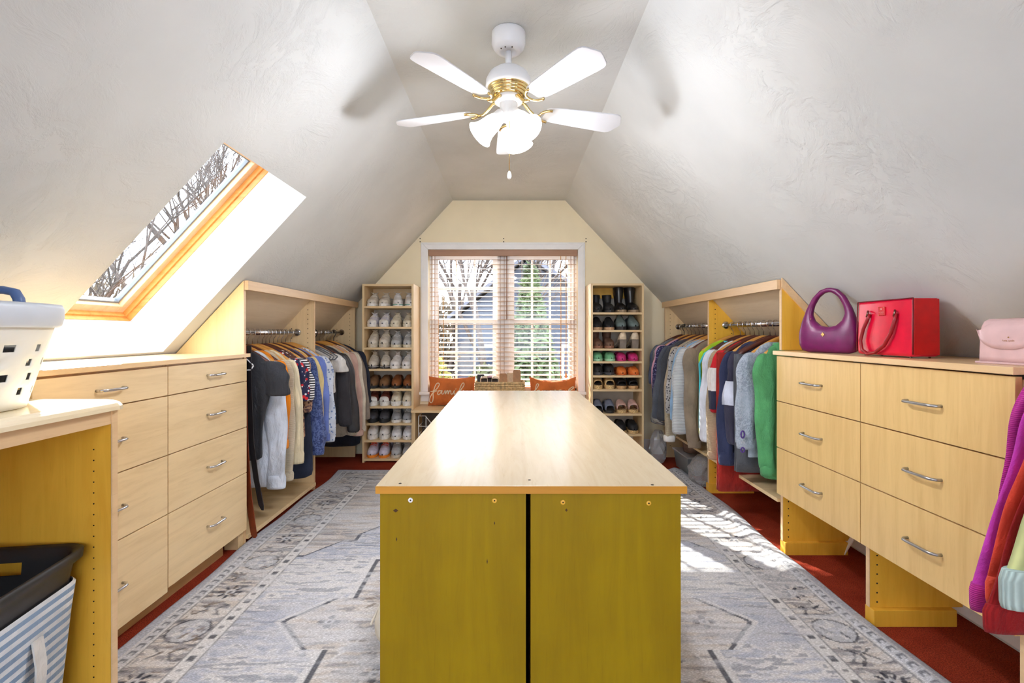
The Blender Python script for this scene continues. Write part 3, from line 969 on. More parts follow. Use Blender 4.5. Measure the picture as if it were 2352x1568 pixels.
# ---- rug
def build_rug():
    X0, X1, Y0, Y1 = -1.312, 1.326, .35, 3.85
    st = .006
    nx = int((X1 - X0) / st) + 1; ny = int((Y1 - Y0) / st) + 1
    gx = np.linspace(X0, X1, nx); gy = np.linspace(Y0, Y1, ny)
    X, Y = np.meshgrid(gx, gy)
    rng = np.random.default_rng(11)
    def vnoise(sx, sy, seed):
        r = np.random.default_rng(seed)
        g = r.random((int((Y1 - Y0) / sy) + 3, int((X1 - X0) / sx) + 3))
        u = (X - X0) / sx; v = (Y - Y0) / sy
        i = u.astype(int); j = v.astype(int); fu = u - i; fv = v - j
        fu = fu * fu * (3 - 2 * fu); fv = fv * fv * (3 - 2 * fv)
        return (g[j, i] * (1 - fu) + g[j, i + 1] * fu) * (1 - fv) + (g[j + 1, i] * (1 - fu) + g[j + 1, i + 1] * fu) * fv
    def L(c): return np.array(lin(c)[:3])
    C = np.zeros((ny, nx, 3))
    el = X - X0; er = X1 - X; ef = Y1 - Y; en = Y - Y0 + .15
    e = np.minimum(np.minimum(el, er), np.minimum(ef, en))
    side = np.minimum(el, er) <= np.minimum(ef, en)
    along = np.where(side, Y, X)
    def put(mask, col, a=1.0):
        m = (mask * a)[..., None]
        C[:] = C * (1 - m) + L(col) * m
    LIGHT, WHITE, BEIGE, BLUE, DARK, GREY = (232, 235, 242), (252, 251, 250), (236, 228, 220), (204, 210, 226), (58, 63, 78), (160, 160, 168)
    streak = vnoise(.16, .018, 1) * .6 + vnoise(.07, .011, 2) * .4
    big = vnoise(.55, .30, 3)
    fine = vnoise(.035, .012, 21)
    C[:] = L(BLUE)
    put(np.ones_like(X), WHITE, np.clip((streak * .7 + big * .6 + fine * .35 - .74) * 5, 0, .95))
    put((streak + fine * .5 > .93), (136, 144, 164), .6)
    # medallion field
    cx = .025
    ax = np.abs(X - cx)
    sy_ = np.abs(Y - 1.83)
    def medal(off):
        a = (ax < .86 - off - np.clip((Y - 1.83), 0, .16) * .9 - np.clip(1.83 - Y, 0, .16) * .9) & (sy_ < .16 + off * 0)
        b = (ax < .645 - off) & (sy_ < .50 - off)
        c = (ax < .50 - off) & (sy_ < .72 - off)
        d = (ax < .34 - off) & (sy_ < .95 - off)
        return a | b | c | d
    m0, m1, m2 = medal(-.026), medal(-.004), medal(.014)
    put(m0, WHITE, .8); put(m1, DARK, .85); put(m2, BEIGE, .9)
    put(m2 & (streak + fine * .5 > .86), GREY, .6); put(m2 & (streak < .42), WHITE, .6)
    # far corner pieces
    corner = (Y > 2.36 + (X1 - .33 - .02 - ax - cx - .02) * .0 + np.clip(1.0 - ax, 0, 1) * 1.35) | ((Y > 2.53) & (ax > .80))
    cn2 = (Y > 2.375 + np.clip(1.0 - ax, 0, 1) * 1.35) | ((Y > 2.545) & (ax > .815))
    fld = e > .31
    put(corner & fld, DARK, .8); put(cn2 & fld, BEIGE, .9); put(cn2 & fld & (streak > .58), GREY, .5); put(cn2 & fld & (streak < .38), WHITE, .5)
    # scattered floral motifs
    def rosette(x, y, r, petals, col, ctr, ring=None, a=.9):
        dx = X - x; dy = Y - y
        m = (np.abs(dx) < r * 1.4) & (np.abs(dy) < r * 1.4)
        if not m.any(): return
        rr = np.hypot(dx, dy) / r; th = np.arctan2(dy, dx)
        pet = (rr < .62 + .38 * np.cos(petals * th)) & (rr > .42)
        if ring: put(m & (rr < 1.28), ring, .8)
        put(m & pet, col, a); put(m & (rr < .38), ctr, .85); put(m & (rr < .14), col, a)
    for k, (x, y) in enumerate([(-.42, 1.55), (-.45, 2.05), (.47, 1.55), (.50, 2.05), (-.66, 1.83), (.71, 1.83), (-.5, 2.75), (-.75, 3.2), (.55, 2.75), (.8, 3.2), (-.35, 3.3), (.4, 3.3), (0, 3.4)]):
        rosette(x, y, .045, 4, DARK, LIGHT, None, .75)
    def seg(x0, y0, x1, y1, w, col, a=.8):
        dx, dy = x1 - x0, y1 - y0; l2 = dx * dx + dy * dy
        t = np.clip(((X - x0) * dx + (Y - y0) * dy) / l2, 0, 1)
        put(np.hypot(X - x0 - t * dx, Y - y0 - t * dy) < w, col, a)
    for s in (-1, 1):
        for (a, b, c, d) in ((.42, 1.62, .55, 1.70), (.55, 1.70, .60, 1.62), (.55, 1.70, .52, 1.80), (.40, 1.95, .50, 2.02), (.50, 2.02, .46, 2.12), (.35, 2.3, .45, 2.38), (.60, 2.9, .72, 2.97), (.72, 2.97, .70, 3.1), (.72, 2.97, .85, 2.92), (.36, 3.0, .5, 3.08), (.5, 3.08, .55, 3.0)):
            seg(cx + s * a, b, cx + s * c, d, .006, WHITE if b < 2.2 else DARK, .75)
    # borders
    put(e < .312, WHITE, .95)
    put((e < .308) & (e > .302), DARK, .6)
    sq = ((along % .115) < .028) & (np.abs(e - .277) < .012)
    put(sq, DARK, .85)
    sq2 = (np.abs((along % .115) - .07) < .008) & (np.abs(e - .277) < .007)
    put(sq2, DARK, .6)
    mbd = (e < .248) & (e > .092)
    put((e < .255) & (e > .085), DARK, .6); put(mbd, BEIGE, .95)
    put(mbd & (streak + fine * .6 > .84), GREY, .7); put(mbd & (streak < .42), WHITE, .6)
    put(mbd & (fine > .78) & (streak > .45), DARK, .55)
    yy = .45; k = 0
    while yy < Y1 - .2:
        for xc in (X0 + .170, X1 - .170):
            if k % 2 == 0:
                rosette(xc, yy, .052, 8, DARK, LIGHT)
            else:
                rosette(xc, yy, .058, 5, WHITE, BLUE, DARK); rosette(xc, yy, .052, 5, WHITE, BLUE, LIGHT)
            for s in (-1, 1):
                seg(xc + s * .05, yy + .10, xc + s * .015, yy + .14, .004, DARK, .7)
                seg(xc + s * .015, yy + .14, xc + s * .05, yy + .165, .004, DARK, .7)
        yy += .265; k += 1
    xx = X0 + .5; k = 0
    while xx < X1 - .4:
        rosette(xx, Y1 - .170, .052, 8 if k % 2 else 5, DARK if k % 2 else WHITE, LIGHT, None if k % 2 else GREY)
        xx += .265; k += 1
    put(e < .086, LIGHT, .95)
    ch = (((along % .042) < .022) & (np.abs(e - .064) < .011)) & ~(((along % .042) < .014) & (np.abs(e - .064) < .005))
    put(ch, DARK, .65)
    put((np.abs(e - .084) < .0035) | (np.abs(e - .045) < .003), WHITE, .9)
    put(e < .04, BLUE, .6)
    # small leaves and vine strokes
    r2 = np.random.default_rng(5)
    def leaf(x, y, ln, an, wd, col, a):
        c, s = math.cos(an), math.sin(an)
        i0, i1 = np.searchsorted(gx, x - ln), np.searchsorted(gx, x + ln)
        j0, j1 = np.searchsorted(gy, y - ln), np.searchsorted(gy, y + ln)
        if i1 <= i0 or j1 <= j0: return
        dx = X[j0:j1, i0:i1] - x; dy = Y[j0:j1, i0:i1] - y
        p = (dx * c + dy * s) / (ln * .5); q = (-dx * s + dy * c) / wd
        m = ((p * p + q * q) < 1)[..., None] * a
        C[j0:j1, i0:i1] = C[j0:j1, i0:i1] * (1 - m) + L(col) * m
    BROWN = (150, 136, 124)
    for k in range(420):
        yy = r2.uniform(Y0, Y1 - .1); d = r2.uniform(.100, .240)
        xx = X0 + d if k % 2 else X1 - d
        leaf(xx, yy, r2.uniform(.02, .05), r2.uniform(0, PI), r2.uniform(.003, .007), [DARK, BROWN, WHITE, GREY][k % 4], .75)
    for k in range(120):
        leaf(r2.uniform(X0 + .3, X1 - .3), Y1 - r2.uniform(.10, .24), r2.uniform(.02, .05), r2.uniform(0, PI), r2.uniform(.003, .007), [DARK, BROWN, WHITE][k % 3], .75)
    for k in range(520):
        xx = r2.uniform(-.62, .66); yy = r2.uniform(1.0, 3.5)
        ins = (abs(xx - cx) < .6 and abs(yy - 1.83) < .45) or yy > 2.9
        if ins:
            leaf(xx, yy, r2.uniform(.025, .07), r2.choice([.4, 2.7, 1.57, .1, .9]) + r2.uniform(-.2, .2), r2.uniform(.003, .008), [DARK, WHITE, BROWN, GREY][k % 4], .7)
    for k in range(130):
        xx = r2.uniform(X0 + .33, X1 - .33); yy = r2.uniform(1.3, 3.5)
        leaf(xx, yy, r2.uniform(.05, .12), r2.uniform(-.1, .1), r2.uniform(.003, .008), (120, 128, 150), .5)
    # wear
    wear = np.clip((vnoise(.10, .022, 5) * .5 + vnoise(.03, .010, 6) * .3 + vnoise(.3, .2, 8) * .45 - .60) * 4, 0, .75)
    put(np.ones_like(X), LIGHT, wear * .8)
    C *= (.98 + .14 * rng.random((ny, nx)))[..., None]
    C = np.clip(C, 0, 1)
    # relief: soft waves near the long edges
    Z = .010 + 0 * X
    wave = np.sin(Y * 5.1) * .5 + np.sin(Y * 8.7 + 1) * .35
    Z += np.exp(-((er - .05) / .045) ** 2) * (.014 + .010 * wave) * np.clip((Y - .9) * 2, 0, 1)
    Z += np.exp(-((el - .04) / .05) ** 2) * (.006 + .006 * np.sin(Y * 6.3))
    ZX = X + np.where(el < .25, (np.sin(Y * 4.1) * .010 + np.sin(Y * 9.3) * .006) * (1 - el / .25), 0) - np.where(er < .25, (.012 + np.sin(Y * 3.3 + .6) * .010 + np.sin(Y * 7.9) * .006) * (1 - er / .25) * .8, 0)
    n = nx * ny
    co_ = np.stack([ZX, Y, Z], -1).reshape(-1, 3)
    cxm, cym = (X0 + X1) / 2, (Y0 + Y1) / 2
    co_[:, 0] -= cxm; co_[:, 1] -= cym
    idx = np.arange(n).reshape(ny, nx)
    q = np.stack([idx[:-1, :-1], idx[:-1, 1:], idx[1:, 1:], idx[1:, :-1]], -1).reshape(-1, 4)
    # skirt down to the floor
    ring = np.concatenate([idx[0, :], idx[1:, -1], idx[-1, -2::-1], idx[-2:0:-1, 0]])
    sk = co_[ring].copy(); sk[:, 2] = .001
    co2 = np.concatenate([co_, sk]); m = len(ring)
    a = ring; b = np.roll(ring, -1); c = n + np.arange(m); d = np.roll(c, -1)
    q = np.concatenate([q, np.stack([a, c, d, b], -1)])
    me = bpy.data.meshes.new('rug')
    me.vertices.add(len(co2)); me.vertices.foreach_set('co', co2.astype(np.float32).ravel())
    me.loops.add(q.size); me.loops.foreach_set('vertex_index', q.astype(np.int32).ravel())
    me.polygons.add(len(q)); me.polygons.foreach_set('loop_start', np.arange(0, q.size, 4, dtype=np.int32))
    me.polygons.foreach_set('use_smooth', np.ones(len(q), dtype=bool))
    me.update(calc_edges=True); me.validate()
    ca = me.color_attributes.new('print', 'FLOAT_COLOR', 'POINT')
    cc = np.ones((len(co2), 4), dtype=np.float32)
    cc[:n, :3] = C.reshape(-1, 3); cc[n:, :3] = L(BLUE)
    ca.data.foreach_set('color', cc.ravel())
    t = NT('rug_print'); t.setp(.92, 0, .15)
    at = t.n('ShaderNodeVertexColor', layer_name='print')
    v = t.coord((1, 4, 1))
    mx = t.n('ShaderNodeMix', data_type='RGBA', blend_type='MULTIPLY'); mx.inputs[0].default_value = .5
    t.l(at.outputs[0], mx.inputs[6])
    t.l(t.ramp(t.noise(v, 110, 3, .7), [(.30, (.88, .88, .89)), (.55, (1.1, 1.1, 1.1))]), mx.inputs[7])
    t.l(mx.outputs[2], t.b.inputs['Base Color'])
    t.bump(t.noise(t.coord(), 420, 2), .18, .002)
    me.materials.append(t.m)
    o = bpy.data.objects.new('area_rug', me); COL.objects.link(o)
    o.location = (cxm, cym, 0)
    tag(o, 'large grey and beige distressed oriental area rug around the island', 'rug')
build_rug()

# ---- ceiling fan
FX, FY = -.005, 1.937
fan = thing('ceiling_fan', (FX, FY, ZC), 'white five blade ceiling fan with brass trim and three lit glass shades', 'ceiling fan')
c0 = (FX, FY, 0)
cn = MB().lathe([(.062, ZC), (.0655, ZC - .004), (.0655, ZC - .045), (.0635, ZC - .048), (.0635, ZC - .052), (.061, ZC - .055), (.061, ZC - .059), (.056, ZC - .064), (.050, ZC - .072), (.030, ZC - .076), (.026, ZC - .070)], 40, c0).build('canopy', M_WHITEP, fan)
for a in (-1.2, -1.9, -2.4):
    MB().sphere((FX + .038 * math.cos(a), FY + .038 * math.sin(a), ZC - .0755), .0028, 6, 4).build('screw', M_HOLE, cn)
MB().tube([(FX, FY, ZC - .075), (FX, FY, 2.075)], .0125, 16).build('downrod', M_WHITEP, fan)
MB().lathe([(.014, 2.098), (.022, 2.092), (.05, 2.083), (.075, 2.064), (.087, 2.040), (.089, 2.018), (.086, 2.010)], 40, c0).build('motor_housing', M_WHITEP, fan)
MB().lathe([(.083, 2.014), (.078, 2.004), (.075, 2.002), (.077, .0 + 1.999), (.072, 1.996), (.069, 1.993), (.071, 1.990), (.066, 1.987), (.063, 1.984), (.065, 1.981), (.058, 1.976), (.05, 1.974)], 40, c0).build('brass_band', M_BRASS, fan)
MB().lathe([(.050, 1.976), (.054, 1.970), (.054, 1.955), (.042, 1.950)], 32, c0).build('flywheel', M_WHITEP, fan)
MB().lathe([(.034, 1.955), (.034, 1.912), (.036, 1.908), (.034, 1.895), (.022, 1.882), (.008, 1.876)], 32, c0).build('light_kit', M_WHITEP, fan)
R = .487
BZL = 1.929
for k in range(5):
    az = math.radians(90 + 72 * k)
    ca, sa = math.cos(az), math.sin(az)
    pitch = math.radians(-11)
    def bp(r, w, dz=0):
        ww = w * math.cos(pitch)
        return (FX + r * ca - ww * sa, FY + r * sa + ww * ca, BZL + w * math.sin(pitch) + dz)
    prof = [(.150, .030), (.165, .040), (.20, .046), (.30, .053), (.42, .060), (.446, .060), (.460, .055), (.468, .045), (.474, .032), (.482, .016), (R, 0)]
    top = [bp(r, w) for r, w in prof] + [bp(r, -w) for r, w in reversed(prof[:-1])]
    top2 = [(a, b, c + .005) for a, b, c in top]
    mb = MB(); mb.loft([top, top2], smooth=False)
    blade = mb.build('blade', plain('blade_enamel', (206, 208, 212), .3, var=.01), fan, bevel=.0015)
    # blade iron: neck and open crescent
    def ip(r, w, dz):
        return (FX + r * ca - w * sa, FY + r * sa + w * ca, BZL + dz + w * math.sin(pitch))
    br = MB().tube([ip(.046, 0, .034), (ip(.065, 0, .030)), ip(.085, 0, .008), ip(.105, 0, -.008), ip(.128, 0, -.010)], [.008, .007, .006, .0058, .0055], 8)
    arc = []
    for q in range(13):
        a = PI * .5 + PI * q / 12
        arc.append(ip(.170 + .042 * math.cos(a), .036 * math.sin(a), -.006))
    br.tube(arc, .0048, 8)
    br.build('blade_bracket', M_BRASS, fan)
M_SHADE = emis('lit_frosted_glass', (255, 250, 242), 3.6)
for k, azd in enumerate((192, 312, 66)):
    az = math.radians(azd)
    ax = Vector((math.cos(az) * .72, math.sin(az) * .72, -.70)).normalized()
    st = Vector((FX, FY, 1.902)) + Vector((math.cos(az), math.sin(az), 0)) * .030
    mt = Vector((0, 0, 1)).rotation_difference(ax).to_matrix()
    MB().lathe([(.020, -.012), (.026, -.004), (.027, .018), (.024, .026)], 20, st, mt).build('shade_holder', M_WHITEP, fan)
    sh = MB().lathe([(.022, .018), (.029, .026), (.034, .045), (.036, .065), (.039, .085), (.047, .105), (.055, .116)], 28, st, mt, cap0=True, cap1=False)
    sh.build('shade', M_SHADE, fan, solid=.003)
    L_ = bpy.data.lights.new('fan_bulb', 'POINT'); L_.energy = 12; L_.color = (.95, .97, 1.06); L_.shadow_soft_size = .045
    lo = bpy.data.objects.new('fan_bulb', L_); COL.objects.link(lo); lo.parent = fan
    lo.location = st + ax * .105 - Vector(fan.location)
MB().tube([(FX + .004, FY - .012, 1.885), (FX + .003, FY - .012, 1.685)], .0014, 6).build('pull_chain', M_BRASS, fan)
MB().lathe([(.002, .028), (.006, .022), (.008, .008), (.006, .0), (.003, -.003)], 12, (FX + .003, FY - .012, 1.658)).build('pull_knob', M_WHITEP, fan)

# ================================================================== HANGERS AND GARMENTS
M_HWOOD = wood('honey_hanger_wood', (206, 148, 72), (176, 116, 48), 'x', .35)
M_HDARK = wood('dark_hanger_wood', (86, 40, 26), (60, 26, 18), 'x', .35)
M_HGREY = plain('grey_velvet_hanger', (96, 98, 104), .9, var=.08)
M_HBLACK = plain('black_plastic_hanger', (34, 34, 38), .4, var=.05)
M_HWHITE = plain('white_plastic_hanger', (228, 230, 232), .35, var=.02)
HMAT = {'honey': (M_HWOOD, 'honey wood'), 'dark': (M_HDARK, 'dark wood'), 'grey': (M_HGREY, 'grey velvet'), 'black': (M_HBLACK, 'black plastic'), 'white': (M_HWHITE, 'white plastic')}
HANG_MESH = {}
def hanger(kind, X, y, z, rz, label, w=.20):
    root = thing('clothes_hanger', (X, y, z), label, 'hanger', 'clothes hangers', rz)
    key = (kind, w)
    if key not in HANG_MESH:
        hk = MB()
        pts = [(-.017, 0, -.006)] + [(.019 * math.cos(a), 0, .019 * math.sin(a)) for a in [PI - k * PI * 1.15 / 10 for k in range(11)]]
        pts += [(.010, 0, -.026), (0, 0, -.040), (0, 0, -.080)]
        hk.tube(pts, .0021 if kind in ('honey', 'dark') else .003, 6)
        bd = MB()
        rings = []
        thin = kind in ('grey', 'black', 'white')
        for k in range(17):
            t = -1 + k / 8
            a = t * w; zc = -.081 - .088 * abs(t) ** 1.5
            hh = (.006 if thin else .018) * (1 - .35 * abs(t)); bb = .004 if thin else .007 + .004 * abs(t)
            rings.append([(a, bb * math.cos(q), zc + hh * math.sin(q)) for q in [2 * PI * i / 8 for i in range(8)]])
        bd.loft(rings)
        if thin:
            bd.tube([(-w, 0, -.171), (-w * .9, 0, -.192), (0, 0, -.196), (w * .9, 0, -.192), (w, 0, -.171)], .0038, 6)
        HANG_MESH[key] = (hk.mesh('hook', M_CHROME if kind != 'black' else M_HBLACK), bd.mesh('shoulders', HMAT[kind][0]))
    for nm, me in zip(('hook', 'shoulders'), HANG_MESH[key]):
        o = bpy.data.objects.new(nm, me); COL.objects.link(o); o.parent = root
    return root

def body_mb(w, L, t, seed, hemf=1.0, neck=.088, fold=.012, shoulder=.086, z0=-.099, hemcurve=0, drop=0):
    rnd = random.Random(seed)
    ph, k1, k2, ph2 = rnd.uniform(0, 6), rnd.uniform(42, 66), rnd.uniform(90, 120), rnd.uniform(0, 6)
    NC = 36
    rows = []
    for q in range(6):
        s = q / 5
        rows.append((z0 - shoulder * (s ** 1.25), lerp(neck, w, s ** .85), lerp(.022, .030, s), 0))
    nb = 12
    for q in range(1, nb + 1):
        s = q / nb
        rows.append((z0 - shoulder - (L - shoulder) * s, w * lerp(1.0, hemf, smoothstep(s * 1.2)) * (1.0 - .03 * math.sin(PI * s)), lerp(.030, t, min(1, s * 2.2)), min(1, s * 1.8)))
    rings = []
    for (c, A, B, fr) in rows:
        ring = []
        for i in range(NC):
            th = 2 * PI * i / NC
            ca, sa = math.cos(th), math.sin(th)
            a = A * math.copysign(abs(ca) ** .75, ca); b = B * math.copysign(abs(sa) ** .8, sa)
            b += fold * fr * (math.sin(a * k1 + ph + c * 1.5) + .45 * math.sin(a * k2 + ph2)) 
            dz = hemcurve * (1 - (a / A) ** 2) * fr if A > 0 else 0
            ring.append((a + fold * .5 * fr * math.sin(c * 9 + ph), b, c - dz))
        rings.append(ring)
    mb = MB(); mb.loft(rings, True, False, True)
    return mb
def sleeve_mb(w, L, seed, out=.02, r0=.062, r1=.042, rb=.034, side=1, z0=-.184, puff=0, start=.030, yb=0.0, n0=14):
    rnd = random.Random(seed * 13 + side)
    ph, ph2 = rnd.uniform(0, 6), rnd.uniform(0, 6)
    rings = []
    n = n0
    for q in range(n + 1):
        s = q / n
        cx_ = (w - start) + out * s + .012 * math.sin(PI * s) + .006 * math.sin(s * 9 + ph)
        cz = z0 + .035 - (L + .035) * s
        rr = lerp(r0, r1, s) * (1 + .10 * math.sin(s * 13 + ph) * (1 if s > .2 else 0)) + puff * math.exp(-((s - .82) / .12) ** 2)
        if s < .12:
            rr *= lerp(.55, 1, s / .12)
        bb = lerp(rb * .8, rb, min(1, s * 3)) + puff * .5 * math.exp(-((s - .82) / .12) ** 2)
        ring = []
        for i in range(16):
            th = 2 * PI * i / 16
            f = 1 + .20 * math.sin(3 * th + ph + s * 2.4) + .10 * math.sin(5 * th + ph2 - s * 5)
            ring.append((side * (cx_ + rr * math.cos(th) * f), yb * s + bb * math.sin(th) * f, cz))
        rings.append(ring)
    mb = MB(); mb.loft(rings, True, True, True)
    return mb
def collar_mb(kind):
    mb = MB()
    rings = []
    prof = {'shirt': [(.094, .024, -.112), (.084, .026, -.092), (.090, .031, -.088), (.106, .034, -.122)],
            'crew': [(.096, .025, -.110), (.094, .028, -.098), (.088, .025, -.095), (.084, .021, -.104)],
            'hood': [(.092, .030, -.114), (.106, .046, -.090), (.114, .052, -.112), (.110, .050, -.160), (.094, .042, -.182)]}[kind]
    for (A, B, c) in prof:
        rings.append([(A * math.cos(2 * PI * i / 20), B * math.sin(2 * PI * i / 20), c - (.012 if kind == 'shirt' else .004) * math.cos(2 * PI * i / 20)) for i in range(20)])
    mb.loft(rings, True, False, False)
    return mb

SEED = [100]
def garment(name, X, y, z, aisle, label, m, cat='shirt', L=.60, w=.212, sleeve=.56, collar='shirt', hang='honey', group=None, t=.040, yaw=0, out=.03, cuff=None, cuffL=.035, short=False, puff=0, m_sleeve=None, m_collar=None, hemf=.98, fold=.010, extra=None, r0=.062, r1=.042, rb=.034, hlabel=None, hemcurve=0, buttons=False, hem=None, bands=None):
    SEED[0] += 1
    t *= .62; fold *= .7; rb *= .80
    sd = SEED[0]
    rz = (0 if aisle > 0 else PI) + yaw
    root = thing(name, (X, y, z), label, cat, group, rz)
    body_mb(w, L, t, sd, hemf, fold=fold, hemcurve=hemcurve).build('body', m, root, world=False, sub=1)
    if hem:
        hm = body_mb(w * 1.01, L, t * 1.05, sd, hemf, fold=fold, hemcurve=hemcurve)
        hm.v = hm.v[-72:]; hm.f = [(i, (i + 1) % 36, (i + 1) % 36 + 36, i + 36) for i in range(36)]; hm.sm = [True] * 36
        hm.build('hem_band', hem, root, world=False)
    ms = m_sleeve or m
    if sleeve:
        for sd_ in (1, -1):
            Ls = sleeve if sd_ > 0 else sleeve * .92
            sm_ = sleeve_mb(w, Ls, sd, out if sd_ > 0 else -.045, r0 * (1.1 if short else 1), (r0 * 1.05) if short else r1, rb, sd_, puff=puff)
            so2 = sm_.build('sleeve', ms, root, world=False, sub=1)
            if sd_ > 0 and bands:
                for (s0, s1, bm_) in bands:
                    bb = sleeve_mb(w, Ls, sd, out, r0 * 1.05, r1 * 1.07, rb * 1.08, sd_, puff=puff, n0=28)
                    i0, i1 = int(s0 * 28), int(s1 * 28)
                    bb.v = bb.v[i0 * 16:(i1 + 1) * 16]
                    k = i1 - i0
                    bb.f = [(j * 16 + i, j * 16 + (i + 1) % 16, (j + 1) * 16 + (i + 1) % 16, (j + 1) * 16 + i) for j in range(k) for i in range(16)]
                    bb.sm = [True] * len(bb.f)
                    bb.build('sleeve_band', bm_, so2, world=False)
            if cuff is not None and not short:
                cz = -.184 - Ls
                cxx = (w - .030) + (out if sd_ > 0 else -.045)
                rings = []
                for (dz, f) in ((cuffL, 1.0), (cuffL * .7, 1.12), (0, 1.10), (-.012, 1.04)):
                    rings.append([(sd_ * (cxx + r1 * f * math.cos(2 * PI * i / 16)), rb * f * math.sin(2 * PI * i / 16), cz + dz) for i in range(16)])
                MB().loft(rings, True, True, True).build('cuff', cuff if cuff != 1 else ms, so2, world=False)
    if collar:
        collar_mb(collar).build('collar', m_collar or m, root, world=False, sub=1, solid=.002)
    if buttons:
        for k in range(2):
            MB().sphere((w + out + .012, -.02, -.180 - sleeve + .03 + .02 * k), (.006, .006, .006), 8, 5).build('button', plain('dark_button', (40, 34, 30), .3, var=0), root, world=False)
    if extra:
        extra(root, sd)
    if hang:
        hanger(hang, X, y, z, rz, hlabel or (HMAT[hang][1] + ' hanger carrying the ' + label.split(',')[0].split(' with ')[0].split(' beside ')[0].split(' in ')[0]), min(.20, round(w - .012, 3)))
    return root
def trousers(X, y, z, aisle, label, m, L=.8, w=.13, hang='dark', t=.03, a0=.04, group=None):
    SEED[0] += 1; sd = SEED[0]
    rz = 0 if aisle > 0 else PI
    root = thing('trousers', (X, y, z), label, 'trousers', group, rz)
    for k, dy in ((0, -.012), (1, .012)):
        rnd = random.Random(sd + k)
        rings = []
        for q in range(14):
            s = q / 13
            A = w * (1 + .02 * math.sin(s * 6)); 
            rings.append([(a0 + A * math.copysign(abs(math.cos(th)) ** .6, math.cos(th)), dy * 1.0 + t * .45 * math.sin(th) + .004 * math.sin(a0 * 40 + th * 3 + k) * s, -.165 - (L - .165) * s) for th in [2 * PI * i / 20 for i in range(20)]])
        MB().loft(rings).build('leg', m, root, world=False)
    if hang:
        hanger(hang, X, y, z, rz, HMAT[hang][1] + ' hanger carrying the ' + label.split(' with ')[0].split(' beside ')[0].split(' hanging ')[0])
    return root

GL1 = 'clothes hanging left of the island, nearer bay'
GL2 = 'clothes hanging left of the island, farther bay'
GR1 = 'clothes hanging right of the island, nearer bay'
GR2 = 'clothes hanging right of the island, farther bay'
GR0 = 'clothes at the right edge of the picture'
XA, ZA = -1.44, 1.067
# ---- left nearer bay
hanger('white', XA, 2.552, ZA, .05, 'empty white plastic hanger beside the left drawers', .13)
M_CHAR = cloth('charcoal', (52, 53, 58))
garment('short_sleeve_top', XA, 2.635, ZA, 1, 'charcoal black short sleeve top, nearest of the left clothes', M_CHAR, 'top', .58, .205, .15, 'shirt', 'dark', GL1, .040, -.06, .045, short=True, fold=.014, r0=.075, rb=.036, hemf=.72)
garment('dress_shirt', XA, 2.690, ZA, 1, 'pale blue white long sleeve shirt behind the charcoal top', cloth('pale_blue_white', (206, 214, 228)), 'shirt', .74, .195, .64, 'shirt', 'honey', GL1, cuff=1, cuffL=.06, out=.020, r0=.06, r1=.047)
garment('blouse', XA, 2.745, ZA, 1, 'bright orange blouse, only its cuff showing', cloth('bright_orange', (226, 132, 26)), 'blouse', .52, .19, .44, 'shirt', 'dark', GL1, cuff=1, out=.030, r1=.034)
garment('cardigan', XA, 2.800, ZA, 1, 'cream fine knit cardigan beside the orange cuff', cloth('cream_knit', (226, 212, 186), 'knit', scale=60), 'cardigan', .62, .195, .63, 'crew', 'honey', GL1, out=.030, r0=.055, r1=.032, cuff=1)
garment('dress_shirt', XA, 2.858, ZA, 1, 'cream striped long sleeve shirt with wide cuff', cloth('cream_stripe', (230, 216, 182), 'stripes', (208, 196, 166), scale=26, axis='y'), 'shirt', .66, .205, .55, 'shirt', 'honey', GL1, cuff=1, cuffL=.06, out=.042, r1=.044)
garment('floral_blouse', XA, 2.912, ZA, 1, 'navy top with red and white flowers', cloth('red_floral', (42, 44, 74), 'floral', (208, 40, 44), (236, 230, 232), scale=34), 'top', .50, .21, .22, 'crew', 'dark', GL1, short=True, out=.03, r0=.06)
garment('striped_top', XA, 2.955, ZA, 1, 'black and white striped top', cloth('bw_stripe', (30, 30, 36), 'stripes', (232, 230, 230), scale=22), 'top', .52, .21, .22, 'crew', 'dark', GL1, short=True, out=.05, r0=.058)
garment('paisley_blouse', XA, 3.000, ZA, 1, 'tan paisley print blouse', cloth('paisley', (190, 146, 116), 'blotch', (74, 50, 54), scale=42), 'blouse', .56, .215, .30, 'shirt', 'honey', GL1, out=.03, r0=.06)
garment('dress', XA, 3.050, ZA, 1, 'long dark navy dress below the striped top', cloth('dark_navy', (38, 44, 62)), 'dress', .80, .222, 0, 'crew', 'dark', GL1, hemf=1.08)
garment('puff_sleeve_blouse', XA, 3.105, ZA, 1, 'indigo blue patterned blouse with gathered puff sleeve', cloth('indigo', (58, 72, 122), 'blotch', (92, 108, 156), scale=60), 'blouse', .60, .215, .56, 'crew', 'honey', GL1, puff=.022, out=.06, cuff=1, r1=.04)
garment('blouse', XA, 3.160, ZA, 1, 'pale yellow blouse beside the indigo blouse', cloth('pale_yellow', (228, 206, 146)), 'blouse', .52, .215, .40, 'shirt', 'dark', GL1, out=.03)
garment('dress_shirt', XA, 3.215, ZA, 1, 'periwinkle blue shirt beside the pale yellow blouse', cloth('periwinkle', (112, 132, 202)), 'shirt', .62, .22, .50, 'shirt', 'honey', GL1, out=.05, cuff=1)
garment('floral_blouse', XA, 3.290, ZA, 1, 'white blouse with small blue flowers, farthest of its bay', cloth('white_blue_floral', (216, 222, 232), 'floral', (110, 130, 168), scale=52), 'blouse', .66, .225, .52, 'shirt', 'honey', GL1, out=.05, cuff=1)
